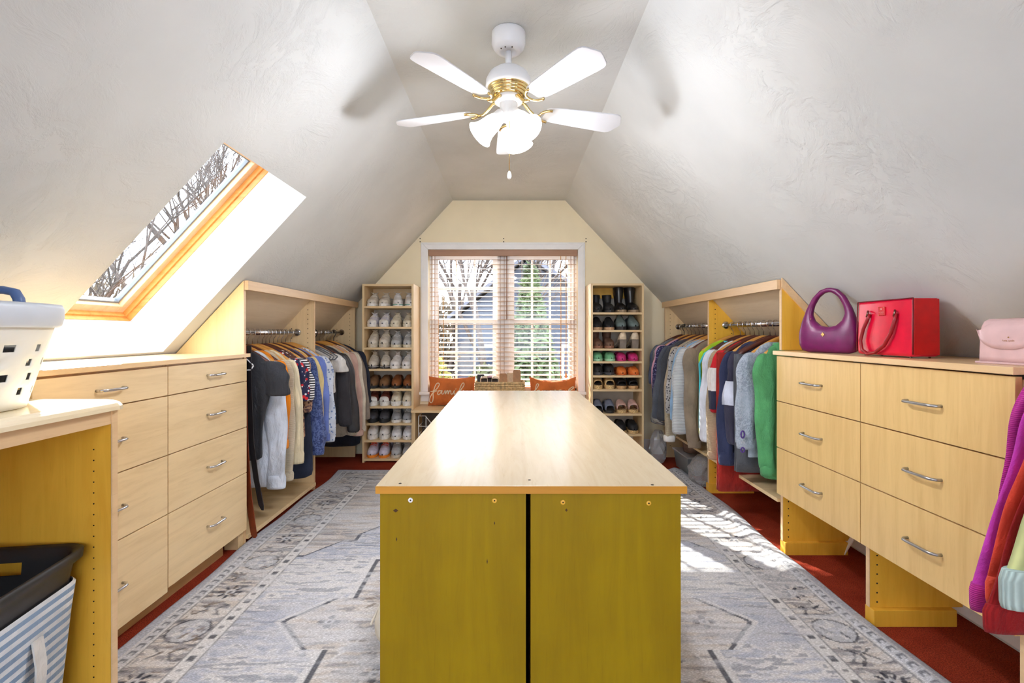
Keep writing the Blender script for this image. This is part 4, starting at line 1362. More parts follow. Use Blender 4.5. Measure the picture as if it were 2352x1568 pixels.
# belts
M_BELTB = plain('brown_belt_leather', (128, 56, 28), .45, var=.12, vs=30)
M_BELTK = plain('black_belt_leather', (40, 38, 42), .5, var=.1, vs=30)
def belt(pts, wd, m, label, nm='belt', hole=True):
    pts = [Vector(p) for p in pts]
    rings = []
    for i, p in enumerate(pts):
        tt = (pts[min(i + 1, len(pts) - 1)] - pts[max(i - 1, 0)]).normalized()
        sd_ = Vector((1, -.35, 0)).normalized()
        nn = tt.cross(sd_).normalized()
        f = .35 if i == len(pts) - 1 else 1
        rings.append([p + sd_ * wd * .5 * f + nn * .0015, p - sd_ * wd * .5 * f + nn * .0015, p - sd_ * wd * .5 * f - nn * .0015, p + sd_ * wd * .5 * f - nn * .0015])
    o = MB().loft(rings, smooth=False).build(nm, m)
    tag(o, label, 'belt', 'belts beside the left drawers')
belt([(-1.350, 2.535, 1.0), (-1.348, 2.535, .8), (-1.340, 2.535, .5), (-1.325, 2.537, .25), (-1.305, 2.537, .10), (-1.296, 2.537, .04), (-1.295, 2.537, .026)], .040, M_BELTB, 'brown leather belt hanging down to the rug beside the left drawers')
belt([(-1.335, 2.560, 1.0), (-1.332, 2.560, .75), (-1.322, 2.562, .5), (-1.300, 2.565, .32), (-1.275, 2.568, .18), (-1.268, 2.568, .155)], .034, M_BELTK, 'black leather belt hanging in front of the pale blue shirt')
# ---- left farther bay
for k, yy in enumerate((3.452, 3.476, 3.500)):
    hanger('grey', XA + .012 * k, yy, ZA, .06 * k, ['first', 'second', 'third'][k] + ' of the empty grey velvet hangers in the farther left bay', .205)
garment('sleeveless_top', XA, 3.555, ZA, 1, 'white sleeveless top beside the empty grey hangers', cloth('soft_white', (226, 222, 216)), 'top', .34, .215, .10, 'crew', 'honey', GL2, short=True, out=.05, r0=.055)
garment('blazer', XA, 3.620, ZA, 1, 'dark charcoal velvet blazer', cloth('charcoal_velvet', (56, 54, 58)), 'jacket', .58, .22, .50, 'shirt', 'dark', GL2, .05, out=.05, r1=.052)
garment('leather_jacket', XA, 3.700, ZA, 1, 'black leather jacket with ribbed shoulder', plain('black_leather', (44, 43, 46), .42, var=.12, vs=30, bump=.3, bs=40), 'jacket', .58, .225, .56, 'shirt', 'black', GL2, .055, out=.08, r0=.066, r1=.05)
garment('jacket', XA, 3.785, ZA, 1, 'beige jacket with dark cuff buttons', cloth('beige_wool', (196, 186, 168)), 'jacket', .70, .22, .60, 'shirt', 'honey', GL2, .05, out=.05, r1=.05, buttons=True)
garment('blouse', XA, 3.865, ZA, 1, 'dusty pink blouse with long sleeves', cloth('dusty_pink', (208, 172, 158)), 'blouse', .58, .225, .60, 'shirt', 'honey', GL2, out=.07, cuff=1)
garment('blouse', XA, 3.935, ZA, 1, 'cream blouse behind the dusty pink one', cloth('cream_silk', (224, 214, 196)), 'blouse', .62, .225, .58, 'shirt', 'dark', GL2, out=.07, cuff=1)
garment('jacket', XA, 4.010, ZA, 1, 'taupe jacket behind the cream blouse', cloth('taupe_jacket', (150, 138, 126)), 'jacket', .60, .225, .52, 'shirt', 'honey', GL2, .045, out=.08)
garment('dress', XA, 4.095, ZA, 1, 'long navy black dress, farthest of the left clothes', cloth('navy_black', (38, 42, 56)), 'dress', .84, .23, .40, 'crew', 'black', GL2, .05, out=.07)

# ---- right nearer bay
XB, ZB = 1.439, 1.115
M_GREEN = cloth('green_fleece', (84, 156, 100), bump=.5, bs=220)
garment('fleece_hoodie', XB, 2.535, ZB, -1, 'green fleece hooded jacket, nearest of the right clothes', M_GREEN, 'jacket', .70, .175, .57, 'hood', 'honey', GR1, .045, .04, -.02, cuff=1, r0=.060, r1=.042, rb=.040)
M_GREYS = cloth('grey_marl', (150, 160, 172), 'blotch', (166, 174, 186), scale=90)
def grey_logo(root, sd):
    m = plain('purple_print', (78, 52, 128), .8, var=.05)
    mw = plain('white_print', (225, 225, 230), .8, var=0)
    for (zz, k) in ((-.575, 0), (-.655, 1)):
        mb = MB()
        pts = [(.238 + .009 * math.cos(a), .040 , zz + (.018 if k == 0 else .012) * math.sin(a)) for a in [2 * PI * i / 14 for i in range(14)]]
        mb.tube(pts + [pts[0]], .004, 6)
        mb.build('emblem', m, root, world=False)
    t = text_mb('W', .026, .001)
    t.xform(lambda p: (.238 - p[0], .043, -.615 + p[1]))
    t.build('emblem_letter', mw, root, world=False)
garment('sweatshirt', XB, 2.632, ZB, -1, 'heather grey sweatshirt with purple emblem on the sleeve', M_GREYS, 'sweatshirt', .60, .195, .46, 'crew', 'honey', GR1, .045, .03, .030, cuff=1, cuffL=.05, r0=.068, r1=.050, rb=.040, hem=M_GREYS, extra=grey_logo)
trousers(XB, 2.712, ZB, -1, 'dark grey trousers hanging behind the grey sweatshirt', cloth('dark_grey_cotton', (84, 86, 92)), .80, .15, 'dark', .035, .07, GR1)
M_NAVY = cloth('navy', (44, 48, 72))
garment('zip_jacket', XB, 2.768, ZB, -1, 'dark navy jacket with a white sleeve panel', cloth('plum_navy', (56, 54, 72)), 'jacket', .60, .195, .49, 'shirt', 'dark', GR1, .040, 0, .03, bands=[(.34, .58, cloth('panel_white', (206, 210, 226)))])
garment('sweater', XB, 2.838, ZB, -1, 'dark blue sweater with long thick sleeves', cloth('ink_navy', (48, 54, 84)), 'sweater', .66, .198, .60, 'crew', 'honey', GR1, .045, 0, .035, cuff=1, cuffL=.06, r0=.068, r1=.048, rb=.040)
trousers(XB, 2.892, ZB, -1, 'dark red trousers hanging below the dark blue sweater', cloth('brick_red', (150, 34, 26)), .96, .12, 'dark', .03, .12, GR1)
garment('polo_shirt', XB, 2.945, ZB, -1, 'red polo shirt with white and navy blocks on the sleeve', cloth('bright_red', (200, 28, 38)), 'shirt', .56, .21, .34, 'shirt', 'dark', GR1, .040, 0, .035, bands=[(.30, .66, cloth('block_white', (228, 222, 216))), (.66, .95, cloth('block_navy', (46, 46, 66)))], r1=.055)
garment('cardigan', XB, 3.000, ZB, -1, 'tan knit cardigan below the red polo', cloth('tan_knit', (200, 176, 144), 'knit', scale=60), 'cardigan', .66, .205, .61, 'crew', 'honey', GR1, .045, 0, .035, r1=.04, cuff=1)
garment('long_sleeve_top', XB, 3.058, ZB, -1, 'white long sleeve top beside the tan cardigan', cloth('cool_white', (216, 218, 226)), 'top', .58, .215, .54, 'crew', 'dark', GR1, .045, 0, .045, r1=.045)
garment('puffer_jacket', XB, 3.125, ZB, -1, 'dark brown puffer jacket lined with turquoise', plain('dark_puffer', (62, 56, 56), .5, var=.1), 'jacket', .60, .205, 0, 'hood', 'dark', GR1, .05, 0, .02, m_collar=cloth('turquoise_lining', (82, 196, 206)), short=True)
def vest_trim(root, sd):
    m = cloth('turquoise_trim', (84, 204, 214))
    pts = [(.14, .034, -.145), (.195, .030, -.185), (.224, .020, -.25), (.220, .022, -.34), (.224, .026, -.45), (.226, .030, -.60), (.226, .030, -.66)]
    MB().tube(pts, .007, 8).build('piping', m, root, world=False)
garment('vest', XB, 3.228, ZB, -1, 'lime green sleeveless vest with turquoise piping', cloth('lime', (168, 206, 40)), 'vest', .64, .225, 0, 'shirt', 'honey', GR1, .06, 0, .02, fold=.012, m_collar=cloth('turquoise_lining', (82, 196, 206)), extra=vest_trim)
# ---- right farther bay
garment('cardigan', XB, 3.425, ZB, -1, 'taupe brown cardigan beside the white quilted jacket', cloth('taupe', (142, 126, 108)), 'cardigan', .68, .215, .64, 'crew', 'dark', GR2, .045, 0, -.01, cuff=1)
garment('quilted_jacket', XB, 3.500, ZB, -1, 'white quilted jacket with wide sleeves', cloth('quilt_white', (216, 220, 222), 'knit', scale=30), 'jacket', .60, .23, .58, 'shirt', 'honey', GR2, .06, 0, .05, r0=.085, r1=.06, rb=.05)
garment('dress_shirt', XB, 3.580, ZB, -1, 'light blue shirt behind the white quilted jacket', cloth('light_blue', (150, 184, 216)), 'shirt', .56, .23, .50, 'shirt', 'honey', GR2, .04, 0, .05)
garment('blouse', XB, 3.640, ZB, -1, 'dotted grey blouse beside the light blue shirt', cloth('dotted_grey', (176, 172, 168), 'floral', (60, 60, 64), scale=60), 'blouse', .54, .23, .46, 'shirt', 'dark', GR2, .04, 0, .06)
garment('cardigan', XB, 3.715, ZB, -1, 'beige long cardigan with white lining', cloth('beige_knit', (204, 190, 164), 'knit', scale=50), 'cardigan', .66, .23, .66, 'crew', 'honey', GR2, .045, 0, .055, cuff=cloth('lining_white', (228, 226, 222)), r1=.04)
garment('blazer', XB, 3.800, ZB, -1, 'charcoal grey blazer beside the slate wool coat', cloth('charcoal_blazer', (70, 72, 78)), 'jacket', .62, .23, .54, 'shirt', 'dark', GR2, .05, 0, .06, r1=.055)
garment('wool_coat', XB, 3.885, ZB, -1, 'slate grey wool coat near the clear garment bag', cloth('slate_wool', (86, 90, 100)), 'coat', .66, .235, .54, 'shirt', 'honey', GR2, .055, 0, .07, r1=.055)
garment('dress', XB, 3.960, ZB, -1, 'navy dress with small dots', cloth('dotted_navy', (50, 48, 84), 'floral', (130, 126, 170), scale=70), 'dress', .66, .235, .40, 'crew', 'dark', GR2, .05, 0, .07)
garment('blouse', XB, 4.040, ZB, -1, 'pink blouse inside a clear garment bag', cloth('candy_pink', (222, 168, 190)), 'blouse', .50, .225, .34, 'crew', 'honey', GR2, .04, 0, .06)
SEED[0] += 1
gb = thing('garment_bag', (XB, 4.13, ZB), 'crinkled clear plastic garment bag, farthest of the right clothes', 'garment bag', None, PI)
mb = body_mb(.26, .72, .06, SEED[0], 1.05, fold=.022)
mb.build('bag_film', glassy('clear_plastic_film', (.93, .95, .97), haze=.16), gb, world=False, sub=1)
hanger('black', XB, 4.13, ZB, PI, 'black plastic hanger in the clear garment bag')
garment('dress', XB, 4.19, ZB, -1, 'blue grey dress in the clear garment bag by the far wall', cloth('blue_grey', (96, 106, 128)), 'dress', .70, .22, .3, 'crew', 'dark', GR2, .04, 0, .04)

# ---- right edge of the picture
M_MAG = cloth('magenta_rib', (206, 52, 158), 'knit', scale=70, axis='z')
M_MAG2 = cloth('magenta_cable', (190, 58, 170), bump=.3)
ZE = 1.115
def cable(root, sd):
    for s in (0, 1):
        pts = []
        for k in range(60):
            q = k / 59
            cxx = (.158 - .030) + .172 * q + .012 * math.sin(PI * q)
            pts.append((cxx + .016 + .011 * math.sin(q * 34 + s * PI), .026 + .004 * math.cos(q * 34 + s * PI), -.22 - .43 * q))
        MB().tube(pts, .009, 8).build('cable_stitch', M_MAG2, root, world=False)
garment('rib_knit_sweater', 1.44, 1.228, ZE, -1, 'bright magenta ribbed sweater at the right edge', M_MAG, 'sweater', .60, .158, .36, 'crew', 'honey', GR0, .016, 0, .080, r0=.055, r1=.042, rb=.020, cuff=1, fold=.004)
garment('cable_knit_sweater', 1.44, 1.188, ZE, -1, 'magenta cable knit sweater with a long sleeve', M_MAG2, 'sweater', .60, .158, .510, 'crew', 'honey', GR0, .016, 0, .185, r0=.050, r1=.030, rb=.022, cuff=M_MAG, cuffL=.05, extra=cable, fold=.004)
garment('shirt_jacket', 1.44, 1.150, ZE, -1, 'coral red shirt with buttoned cuff', cloth('coral_red', (208, 66, 46)), 'shirt', .60, .165, .475, 'shirt', 'honey', GR0, .014, 0, .165, r0=.060, r1=.042, rb=.018, fold=.004, cuff=cloth('coral_cuff', (222, 78, 56)), cuffL=.05)
garment('corduroy_jacket', 1.44, 1.118, ZE, -1, 'deep red jacket below the coral shirt', cloth('deep_red', (150, 26, 28), 'stripes', (136, 20, 24), scale=90, axis='y'), 'jacket', .60, .165, .52, 'shirt', 'honey', GR0, .014, 0, .185, r0=.05, r1=.058, rb=.016, cuff=1, cuffL=.05, fold=.004)
garment('fuzzy_sweater', 1.44, 1.070, ZE, -1, 'pale lime fuzzy sweater with mint ribbed cuff', cloth('lime_fuzzy', (212, 216, 150), 'knit', scale=26, axis='y'), 'sweater', .60, .165, .44, 'crew', 'honey', GR0, .016, 0, .195, r0=.062, r1=.056, rb=.026, fold=.004, cuff=cloth('mint_rib', (196, 216, 210), 'knit', scale=60, axis='y'), cuffL=.07)

# ================================================================== SHOES
W_TAB = [(0, .026), (.05, .030), (.20, .031), (.40, .030), (.62, .039), (.74, .042), (.86, .038), (.95, .026), (1.0, .006)]
def shoe_parts(L=.265, ws=1.0, sole=.022, h=None, upper=None, solem=None, opening=(.05, .50), lace=None, heel=0, shaft=None, tongue=None, toecap=None, band=None, ankle=None, midm=None, heelblock=None, toe_open=False, lining=None):
    """returns list of (name, mesh, parent_index); toe points to -Y, origin on the ground"""
    h = h or [(0, .062), (.25, .056), (.48, .082), (.62, .064), (.80, .044), (.93, .032), (1.0, .012)]
    out = []
    def yy(t): return L * (.5 - t)
    def zb(t): return heel * (1 - smoothstep((t - .12) / .55)) if heel else 0
    T = [0, .02, .06, .14, .24, .34, .44, .54, .64, .74, .82, .89, .94, .975, 1.0]
    # sole
    rings = []
    def outline(sc, zoff):
        pts = []
        for t in T: pts.append((interp(W_TAB, t) * ws * sc, yy(t), zb(t) + zoff))
        for t in reversed(T): pts.append((-interp(W_TAB, t) * ws * sc, yy(t), zb(t) + zoff))
        return pts
    mb = MB()
    wedge = heel and not heelblock
    lo = [(x * .97, y, 0.0) if wedge else (x * .97, y, z) for (x, y, z) in outline(1, 0)]
    if heelblock:
        lo = [(x, y, max(0, z - .004)) for (x, y, z) in outline(.95, 0)]
    mb.loft([lo, outline(1.06, sole * .5), outline(1.06, sole), outline(.9, sole + .001)], True, True, True, False)
    out.append(('sole', mb, solem, None))
    # upper
    NP = 15
    def arch(t, k, sc=1.0):
        ph = PI * k / (NP - 1)
        w_ = interp(W_TAB, t) * ws * sc; hh = interp(h, t)
        c, s = math.cos(ph), math.sin(ph)
        return (w_ * math.copysign(abs(c) ** .7, c), yy(t), zb(t) + sole + hh * abs(s) ** .62)
    TU = [0, .03, .08, .16, .24, .32, .40, .46, .52, .58, .66, .74, .82, .89, .94, .975, 1.0]
    def op(t, k):
        if opening and opening[0] <= t < opening[1]:
            return abs(k + .5 - (NP - 1) / 2) < (4.6 if t < opening[1] * .8 else 2.6)
        return False
    if upper is not None:
        tr = [t for t in TU if (not toe_open or t <= .90)]
        rings = [[arch(t, k) for k in range(NP)] for t in tr]
        mb = MB()
        mb.loft(rings, False, smooth=True, skip=lambda j, i: op(tr[j], i))
        out.append(('upper', mb, upper, 'solid'))
        # back counter
        c = MB(); c.add([arch(0, k) for k in range(NP)] + [(0, yy(0), sole + zb(0))], [(k, k + 1, NP) for k in range(NP - 1)]); 
        out[-1][1].add(c.v, c.f, True)
        if lining:
            mb = MB()
            pts = [(interp(W_TAB, t) * ws * .86, yy(t), zb(t) + sole + .006) for t in T] + [(-interp(W_TAB, t) * ws * .86, yy(t), zb(t) + sole + .006) for t in reversed(T)]
            mb.add(pts, [tuple(range(len(pts)))])
            out.append(('insole', mb, lining, None))
    if toecap is not None:
        tt = [.86, .90, .94, .975, 1.0]
        mb = MB(); mb.loft([[tuple(Vector(arch(t, k, 1.03)) + Vector((0, -.002, .002))) for k in range(NP)] for t in tt], False)
        out.append(('toe_cap', mb, toecap, None))
    if midm is not None:
        mb = MB(); mb.loft([outline(1.075, sole * .55), outline(1.075, sole * .8)], True, False, False, False)
        out.append(('midsole_stripe', mb, midm, None))
    if tongue is not None:
        mb = MB()
        rings = []
        for q in range(5):
            s = q / 4; t = lerp(.60, .40, s); z = zb(t) + sole + interp(h, t) + .004 + .022 * s * s
            rings.append([(x, yy(t), z - abs(x) * .25) for x in (-.018, -.009, 0, .009, .018)])
        mb.loft(rings, False)
        out.append(('tongue', mb, tongue, 'solid'))
    if lace is not None:
        mb = MB()
        for q in range(5):
            t = .48 + q * .052
            a = [Vector(arch(t + (.02 if k > 7 else 0) * (1 if q % 2 else -1), k, 1.02)) + Vector((0, 0, .003)) for k in range(4, 11)]
            mb.tube(a, .0022, 5)
        tz = zb(.46) + sole + interp(h, .46) + .006
        for sd_ in (-1, 1):
            lp = [(0, yy(.47), tz)]
            for q in range(1, 9):
                a = q / 8 * PI
                lp.append((sd_ * .026 * math.sin(a) * 1.1, yy(.47) - .012 * (1 - math.cos(a)), tz + .013 * math.sin(a) - .004 * q / 8))
            mb.tube(lp, .0021, 5)
        out.append(('laces', mb, lace, None))
    if shaft is not None:
        (hs_, wtop, dtop) = shaft
        mb = MB(); rings = []
        for q in range(9):
            s = q / 8
            z = sole + zb(.2) + .03 + (hs_ - sole - .03) * s
            wx = lerp(.030 * ws, wtop, smoothstep(s)); wy = lerp(.062, dtop, smoothstep(min(1, s * 1.6)))
            cy = yy(.24) + lerp(-.006, .004, s)
            rings.append([(wx * math.cos(2 * PI * i / 20) * (1 + .03 * math.sin(s * 18 + i)), cy + wy * math.sin(2 * PI * i / 20), z) for i in range(20)])
        mb.loft(rings, True, False, False)
        out.append(('shaft', mb, upper, 'solid'))
    if band is not None:
        (t0, t1, bm_) = band
        mb = MB(); mb.loft([[tuple(Vector(arch(lerp(t0, t1, q / 6), k, 1.03)) + Vector((0, 0, .004))) for k in range(NP)] for q in range(7)], False)
        out.append(('strap', mb, bm_, 'solid'))
    if heelblock is not None:
        mb = MB()
        a = .024 * ws; z1 = heel + .003
        mb.loft([[(-a, L * .5 - .002, 0), (a, L * .5 - .002, 0), (a, L * .5 - .05, 0), (-a, L * .5 - .05, 0)],
                 [(-a * 1.12, L * .5, z1), (a * 1.12, L * .5, z1), (a * 1.12, L * .5 - .062, z1), (-a * 1.12, L * .5 - .062, z1)]], smooth=False)
        out.append(('heel', mb, heelblock, None))
    return out
SHOE_CACHE = {}
def place_shoe(key, params, name, x, y, z, rz, label, cat='shoe', group=None, tiltx=0):
    if key not in SHOE_CACHE:
        SHOE_CACHE[key] = [(nm, mb.mesh(nm, m), fl) for nm, mb, m, fl in shoe_parts(**params)]
    root = thing(name, (x, y, z), label, cat, group, rz)
    root.rotation_euler = (tiltx, 0, rz)
    for nm, me, fl in SHOE_CACHE[key]:
        o = bpy.data.objects.new(nm, me); COL.objects.link(o); o.parent = root
        if fl == 'solid':
            mods(o, solid=.003)
    return root
def lm(name, c, r=.6, **k): return plain('shoe_' + name, c, r, var=k.pop('var', .07), vs=40, **k)
WH = lm('white', (228, 226, 224)); OW = lm('off_white', (216, 208, 194)); CRM = lm('cream', (222, 214, 192)); LG = lm('light_grey', (188, 190, 192)); SOLEW = lm('sole_white', (232, 230, 226)); DSOLE = lm('sole_dark', (46, 44, 44)); GUM = lm('sole_orange', (238, 140, 40))
BLK = lm('black', (36, 36, 38)); BLKS = lm('black_shine', (34, 32, 33), .28); BRN = lm('brown', (128, 92, 60)); BRN2 = lm('cognac', (146, 88, 52), .35); MAR = lm('maroon', (120, 62, 52)); DGR = lm('dark_grey', (72, 72, 78)); MGR = lm('mid_grey', (160, 162, 166))
JUTE = plain('jute', (204, 174, 122), .9, var=.2, vs=120, bump=.5, bs=160)
LIN = lm('dark_lining', (70, 62, 58), .9)
SNE = dict(opening=(.05, .50), lining=LIN)
def sneaker(u, s, lc, tg=None, **k):
    d = dict(upper=u, solem=s, lace=lc, tongue=tg or u, **SNE); d.update(k); return d
HI = [(0, .074), (.25, .070), (.46, .100), (.60, .078), (.78, .052), (.92, .040), (1.0, .016)]
LEFT_ROWS = [
 [('s00', sneaker(OW, SOLEW, OW), 'cream white canvas lace-up sneaker', 2, 0), ('s01', sneaker(WH, SOLEW, WH, midm=lm('teal', (40, 150, 130))), 'white lace-up sneaker', 2, .5)],
 [('s10', sneaker(lm('lilac_white', (214, 214, 226)), SOLEW, WH, toecap=SOLEW), 'white lilac sneaker with toe cap', 2, 0), ('s11', sneaker(CRM, CRM, CRM), 'cream lace-up sneaker', 2, 0)],
 [('s20', sneaker(OW, lm('sole_cream', (206, 196, 178)), CRM, h=HI, sole=.030), 'off-white thick soled sneaker', 2, 0), ('s21', sneaker(LG, CRM, WH, h=HI), 'grey white high sneaker', 2, 0)],
 [('s30', sneaker(OW, BLK, OW, midm=SOLEW, h=HI), 'off-white sneaker with black sole line', 2, .15), ('s31', sneaker(WH, SOLEW, WH, h=HI), 'white leather sneaker', 2, -.1)],
 [('s40', dict(upper=BRN, solem=DSOLE, opening=(.05, .40), lining=LIN, h=[(0, .07), (.3, .066), (.5, .082), (.7, .066), (.88, .048), (1, .02)]), 'worn olive brown slip-on shoe', 2, .05), ('s41', dict(upper=BRN2, solem=DSOLE, opening=(.05, .40), lining=LIN, h=[(0, .07), (.3, .066), (.5, .084), (.7, .064), (.88, .046), (1, .02)]), 'shiny cognac leather shoe', 2, .05)],
 [('s50', sneaker(MAR, SOLEW, MAR, sole=.034, toecap=SOLEW), 'maroon canvas sneaker with white toe', 2, .1), ('s51', sneaker(CRM, SOLEW, CRM, h=HI, sole=.036), 'cream sneaker with thick white sole', 2, .1)],
 [('s60', sneaker(DGR, BLK, BLK, sole=.03), 'dark grey sneaker with black sole', 2, 0), ('s61', sneaker(MGR, SOLEW, WH), 'mid grey sneaker with white sole', 2, .1)],
 [('s70', sneaker(WH, SOLEW, WH, h=HI, sole=.034), 'white chunky leather sneaker', 2, .05), ('s71', sneaker(lm('bright_white', (232, 234, 240)), SOLEW, WH), 'bright white running sneaker', 2, .05)],
 [('s80', sneaker(lm('lavender_white', (214, 208, 226)), GUM, lm('orange_lace', (226, 70, 30)), lm('orange_tongue', (214, 58, 26)), h=HI), 'white sneaker with orange laces and sole', 2, 0), ('s81', sneaker(LG, OW, OW, h=HI), 'pale grey worn sneaker', 2, 0)],
]
ORD = ['top', 'second', 'third', 'fourth', 'fifth', 'sixth', 'seventh', 'eighth', 'lowest']
POS = ['leftmost', 'second', 'third', 'rightmost']
def rows(ROWS, shelves, x0, x1, tower_word, group):
    rnd = random.Random(4)
    for r, row in enumerate(ROWS):
        xs = [lerp(x0, x1, (k + .5) / 4) for k in range(4)]
        k = 0
        for (key, prm, desc, n, yaw) in row:
            for j in range(n):
                if prm is None:
                    k += 1; continue
                back = prm.get('_back', False)
                pr = {a: b for a, b in prm.items() if not a.startswith('_')}
                Ls = pr.get('L', .265)
                yc = TYF + .015 + Ls / 2 + rnd.uniform(0, .008)
                rz = (PI if back else 0) + (yaw * .5 if yaw else 0) + rnd.uniform(-.05, .05)
                place_shoe(key, pr, prm.get('_name', 'sneaker'), xs[k], min(yc, 4.385 - Ls / 2), shelves[r] + .0005, rz, f'{desc}, {POS[k]} on the {ORD[r]} shelf, {tower_word}', prm.get('_cat', 'shoe'), group)
                k += 1
rows(LEFT_ROWS, LSH, -1.192, -.805, 'left shoe tower', 'shoes in the left tower')
FLAT = [(0, .045), (.25, .040), (.5, .036), (.7, .036), (.85, .034), (.95, .026), (1.0, .01)]
LOAF = [(0, .055), (.3, .05), (.48, .068), (.65, .058), (.82, .046), (.93, .034), (1, .012)]
def flat(u, s, **k):
    d = dict(upper=u, solem=s, opening=(.05, .66), lining=LIN, h=FLAT, L=.245, sole=.012, _name='flat_shoe'); d.update(k); return d
RIGHT_ROWS = [
 [('r00', dict(upper=BLK, solem=DSOLE, opening=None, h=LOAF, shaft=(.155, .040, .062), L=.25, band=(.30, .36, lm('strap', (60, 58, 58), .3)), _name='ankle_boot'), 'black buckled ankle boot', 2, 0), ('r01', dict(upper=BLKS, solem=lm('tan_welt', (150, 130, 104)), opening=None, h=LOAF, shaft=(.235, .045, .066), L=.255, _name='tall_boot'), 'tall black leather boot', 2, 0)],
 [('r10', dict(upper=BLK, solem=lm('tan_sole', (196, 160, 124)), opening=(.05, .42), lining=LIN, h=[(0, .06), (.3, .055), (.5, .090), (.68, .066), (.85, .044), (1, .014)], L=.25, _name='bootie'), 'black suede bootie with tan sole', 2, .0), ('r11', dict(upper=lm('sage_grey', (112, 128, 126)), solem=DSOLE, opening=(.05, .40), lining=LIN, h=HI, L=.255, sole=.028, _name='hiking_shoe'), 'sage grey hiking shoe', 2, 0)],
 [('r20', dict(upper=lm('brown_boot', (112, 82, 66)), solem=lm('brown_sole', (150, 104, 80)), opening=None, h=LOAF, shaft=(.135, .038, .06), L=.25, _name='ankle_boot'), 'dark brown ankle boot', 2, 0), ('r21', dict(upper=lm('ivory', (224, 206, 178)), solem=lm('taupe_sole', (124, 112, 100)), opening=(.12, .66), lining=LIN, h=[(0, .062), (.2, .056), (.5, .036), (.7, .036), (.85, .034), (.95, .026), (1, .01)], L=.225, sole=.012, heel=.062, heelblock=lm('taupe_heel', (128, 116, 104)), _back=True, _name='block_heel_pump'), 'ivory pump seen from its taupe block heel', 2, 0)],
 [('r30', flat(lm('mint', (112, 178, 132)), lm('mint_sole', (168, 218, 180)), sole=.018, h=LOAF), 'mint green slip-on shoe', 2, .1), ('r31', flat(lm('hot_pink', (204, 52, 124), .4), lm('pink_sole', (190, 40, 110)), h=LOAF), 'hot pink flat shoe', 2, 0)],
 [('r40', dict(upper=BLK, solem=DGR, opening=(.05, .36), lining=LIN, h=[(0, .06), (.3, .06), (.5, .080), (.7, .066), (.88, .050), (1, .02)], L=.255, _name='slip_on_shoe'), 'black fabric slip-on shoe', 2, .0), ('r41', flat(lm('tangerine', (232, 126, 56), .45), lm('tangerine_sole', (212, 104, 44)), h=[(0, .04), (.25, .036), (.5, .05), (.64, .058), (.82, .044), (.94, .03), (1, .012)], opening=(.05, .58)), 'orange leather flat shoe', 2, 0)],
 [('r50', dict(upper=JUTE, solem=JUTE, opening=(.05, .55), lining=LIN, h=LOAF, L=.245, sole=.030, heel=.03, toe_open=True, _name='espadrille'), 'straw espadrille with open toe', 2, 0), ('r51', dict(upper=BLKS, solem=lm('tan_platform', (200, 158, 108)), opening=(.05, .5), lining=LIN, h=LOAF, L=.245, sole=.024, heel=.03, toe_open=True, _name='sandal'), 'black open toe sandal on tan platform', 2, 0)],
 [('r60', dict(upper=lm('slate_blue', (122, 128, 146)), solem=DSOLE, opening=(.05, .55), lining=LIN, h=[(0, .05), (.3, .05), (.5, .094), (.66, .072), (.85, .044), (1, .014)], L=.245, toe_open=True, _name='mule'), 'slate blue open toe mule', 2, 0), ('r61', dict(upper=None, solem=JUTE, opening=None, h=[(0, .05), (.3, .06), (.5, .074), (.7, .060), (.88, .040), (1, .014)], L=.245, sole=.022, band=(.42, .88, lm('blush', (214, 176, 164))), _name='slide_sandal'), 'blush pink wide strap slide', 2, 0)],
 [('r70', None, '', 2, 0), ('r71', dict(upper=BLK, solem=JUTE, opening=(.05, .40), lining=LIN, h=[(0, .055), (.3, .055), (.5, .074), (.7, .06), (.88, .046), (1, .018)], L=.25, sole=.024, _name='espadrille'), 'black espadrille with straw sole', 2, 0)],
]
rows(RIGHT_ROWS, RSH, .682, 1.080, 'right shoe tower', 'shoes in the right tower')

# ================================================================== BENCH THINGS
M_RUST = cloth('rust_cushion', (206, 112, 54))
M_PIPING = cloth('cream_cord', (240, 222, 192))
def pillow(name, x0, x1, z0, z1, y0, lean, label, word_paths, sag):
    cx, w, h = (x0 + x1) / 2, (x1 - x0), (z1 - z0)
    root = thing(name, (cx, y0, z0), label, 'pillow', 'rust lettered pillows on the bench')
    root.rotation_euler = (lean, 0, 0)
    N, Mr = 22, 14
    def P(u, v, s):
        e = (1 - (2 * u - 1) ** 4) * (1 - (2 * v - 1) ** 4)
        pinch_x = (1 - .055 * (1 - (2 * v - 1) ** 2)); pinch_z = sag * (1 - (2 * u - 1) ** 2)
        X = (u - .5) * w * pinch_x
        Z = v * h - (pinch_z * v if v > .5 else -pinch_z * .3 * (1 - v))
        th = .052 * max(e, 0) ** .5
        return (X, s * th, Z)
    mb = MB()
    for s in (-1, 1):
        mb.loft([[P(i / N, j / Mr, s) for i in range(N + 1)] for j in range(Mr + 1)], False)
    mb.build('cushion', M_RUST, root, world=False)
    for path in word_paths:
        pts = []
        # Catmull-Rom through the traced points
        pp = [Vector((a, b, 0)) for a, b in path]
        for i in range(len(pp) - 1):
            p0, p1, p2, p3 = pp[max(i - 1, 0)], pp[i], pp[i + 1], pp[min(i + 2, len(pp) - 1)]
            for q in range(5):
                t = q / 5
                c = .5 * ((2 * p1) + (p2 - p0) * t + (2 * p0 - 5 * p1 + 4 * p2 - p3) * t * t + (3 * p1 - p0 - 3 * p2 + p3) * t ** 3)
                f = P(min(max(c.x, .02), .98), min(max(c.y, .02), .98), -1)
                pts.append((f[0], f[1] - .002, f[2]))
        f = P(pp[-1].x, pp[-1].y, -1); pts.append((f[0], f[1] - .002, f[2]))
        MB().tube(pts, .0042, 6).build('lettering', M_PIPING, root, world=False)
    return root
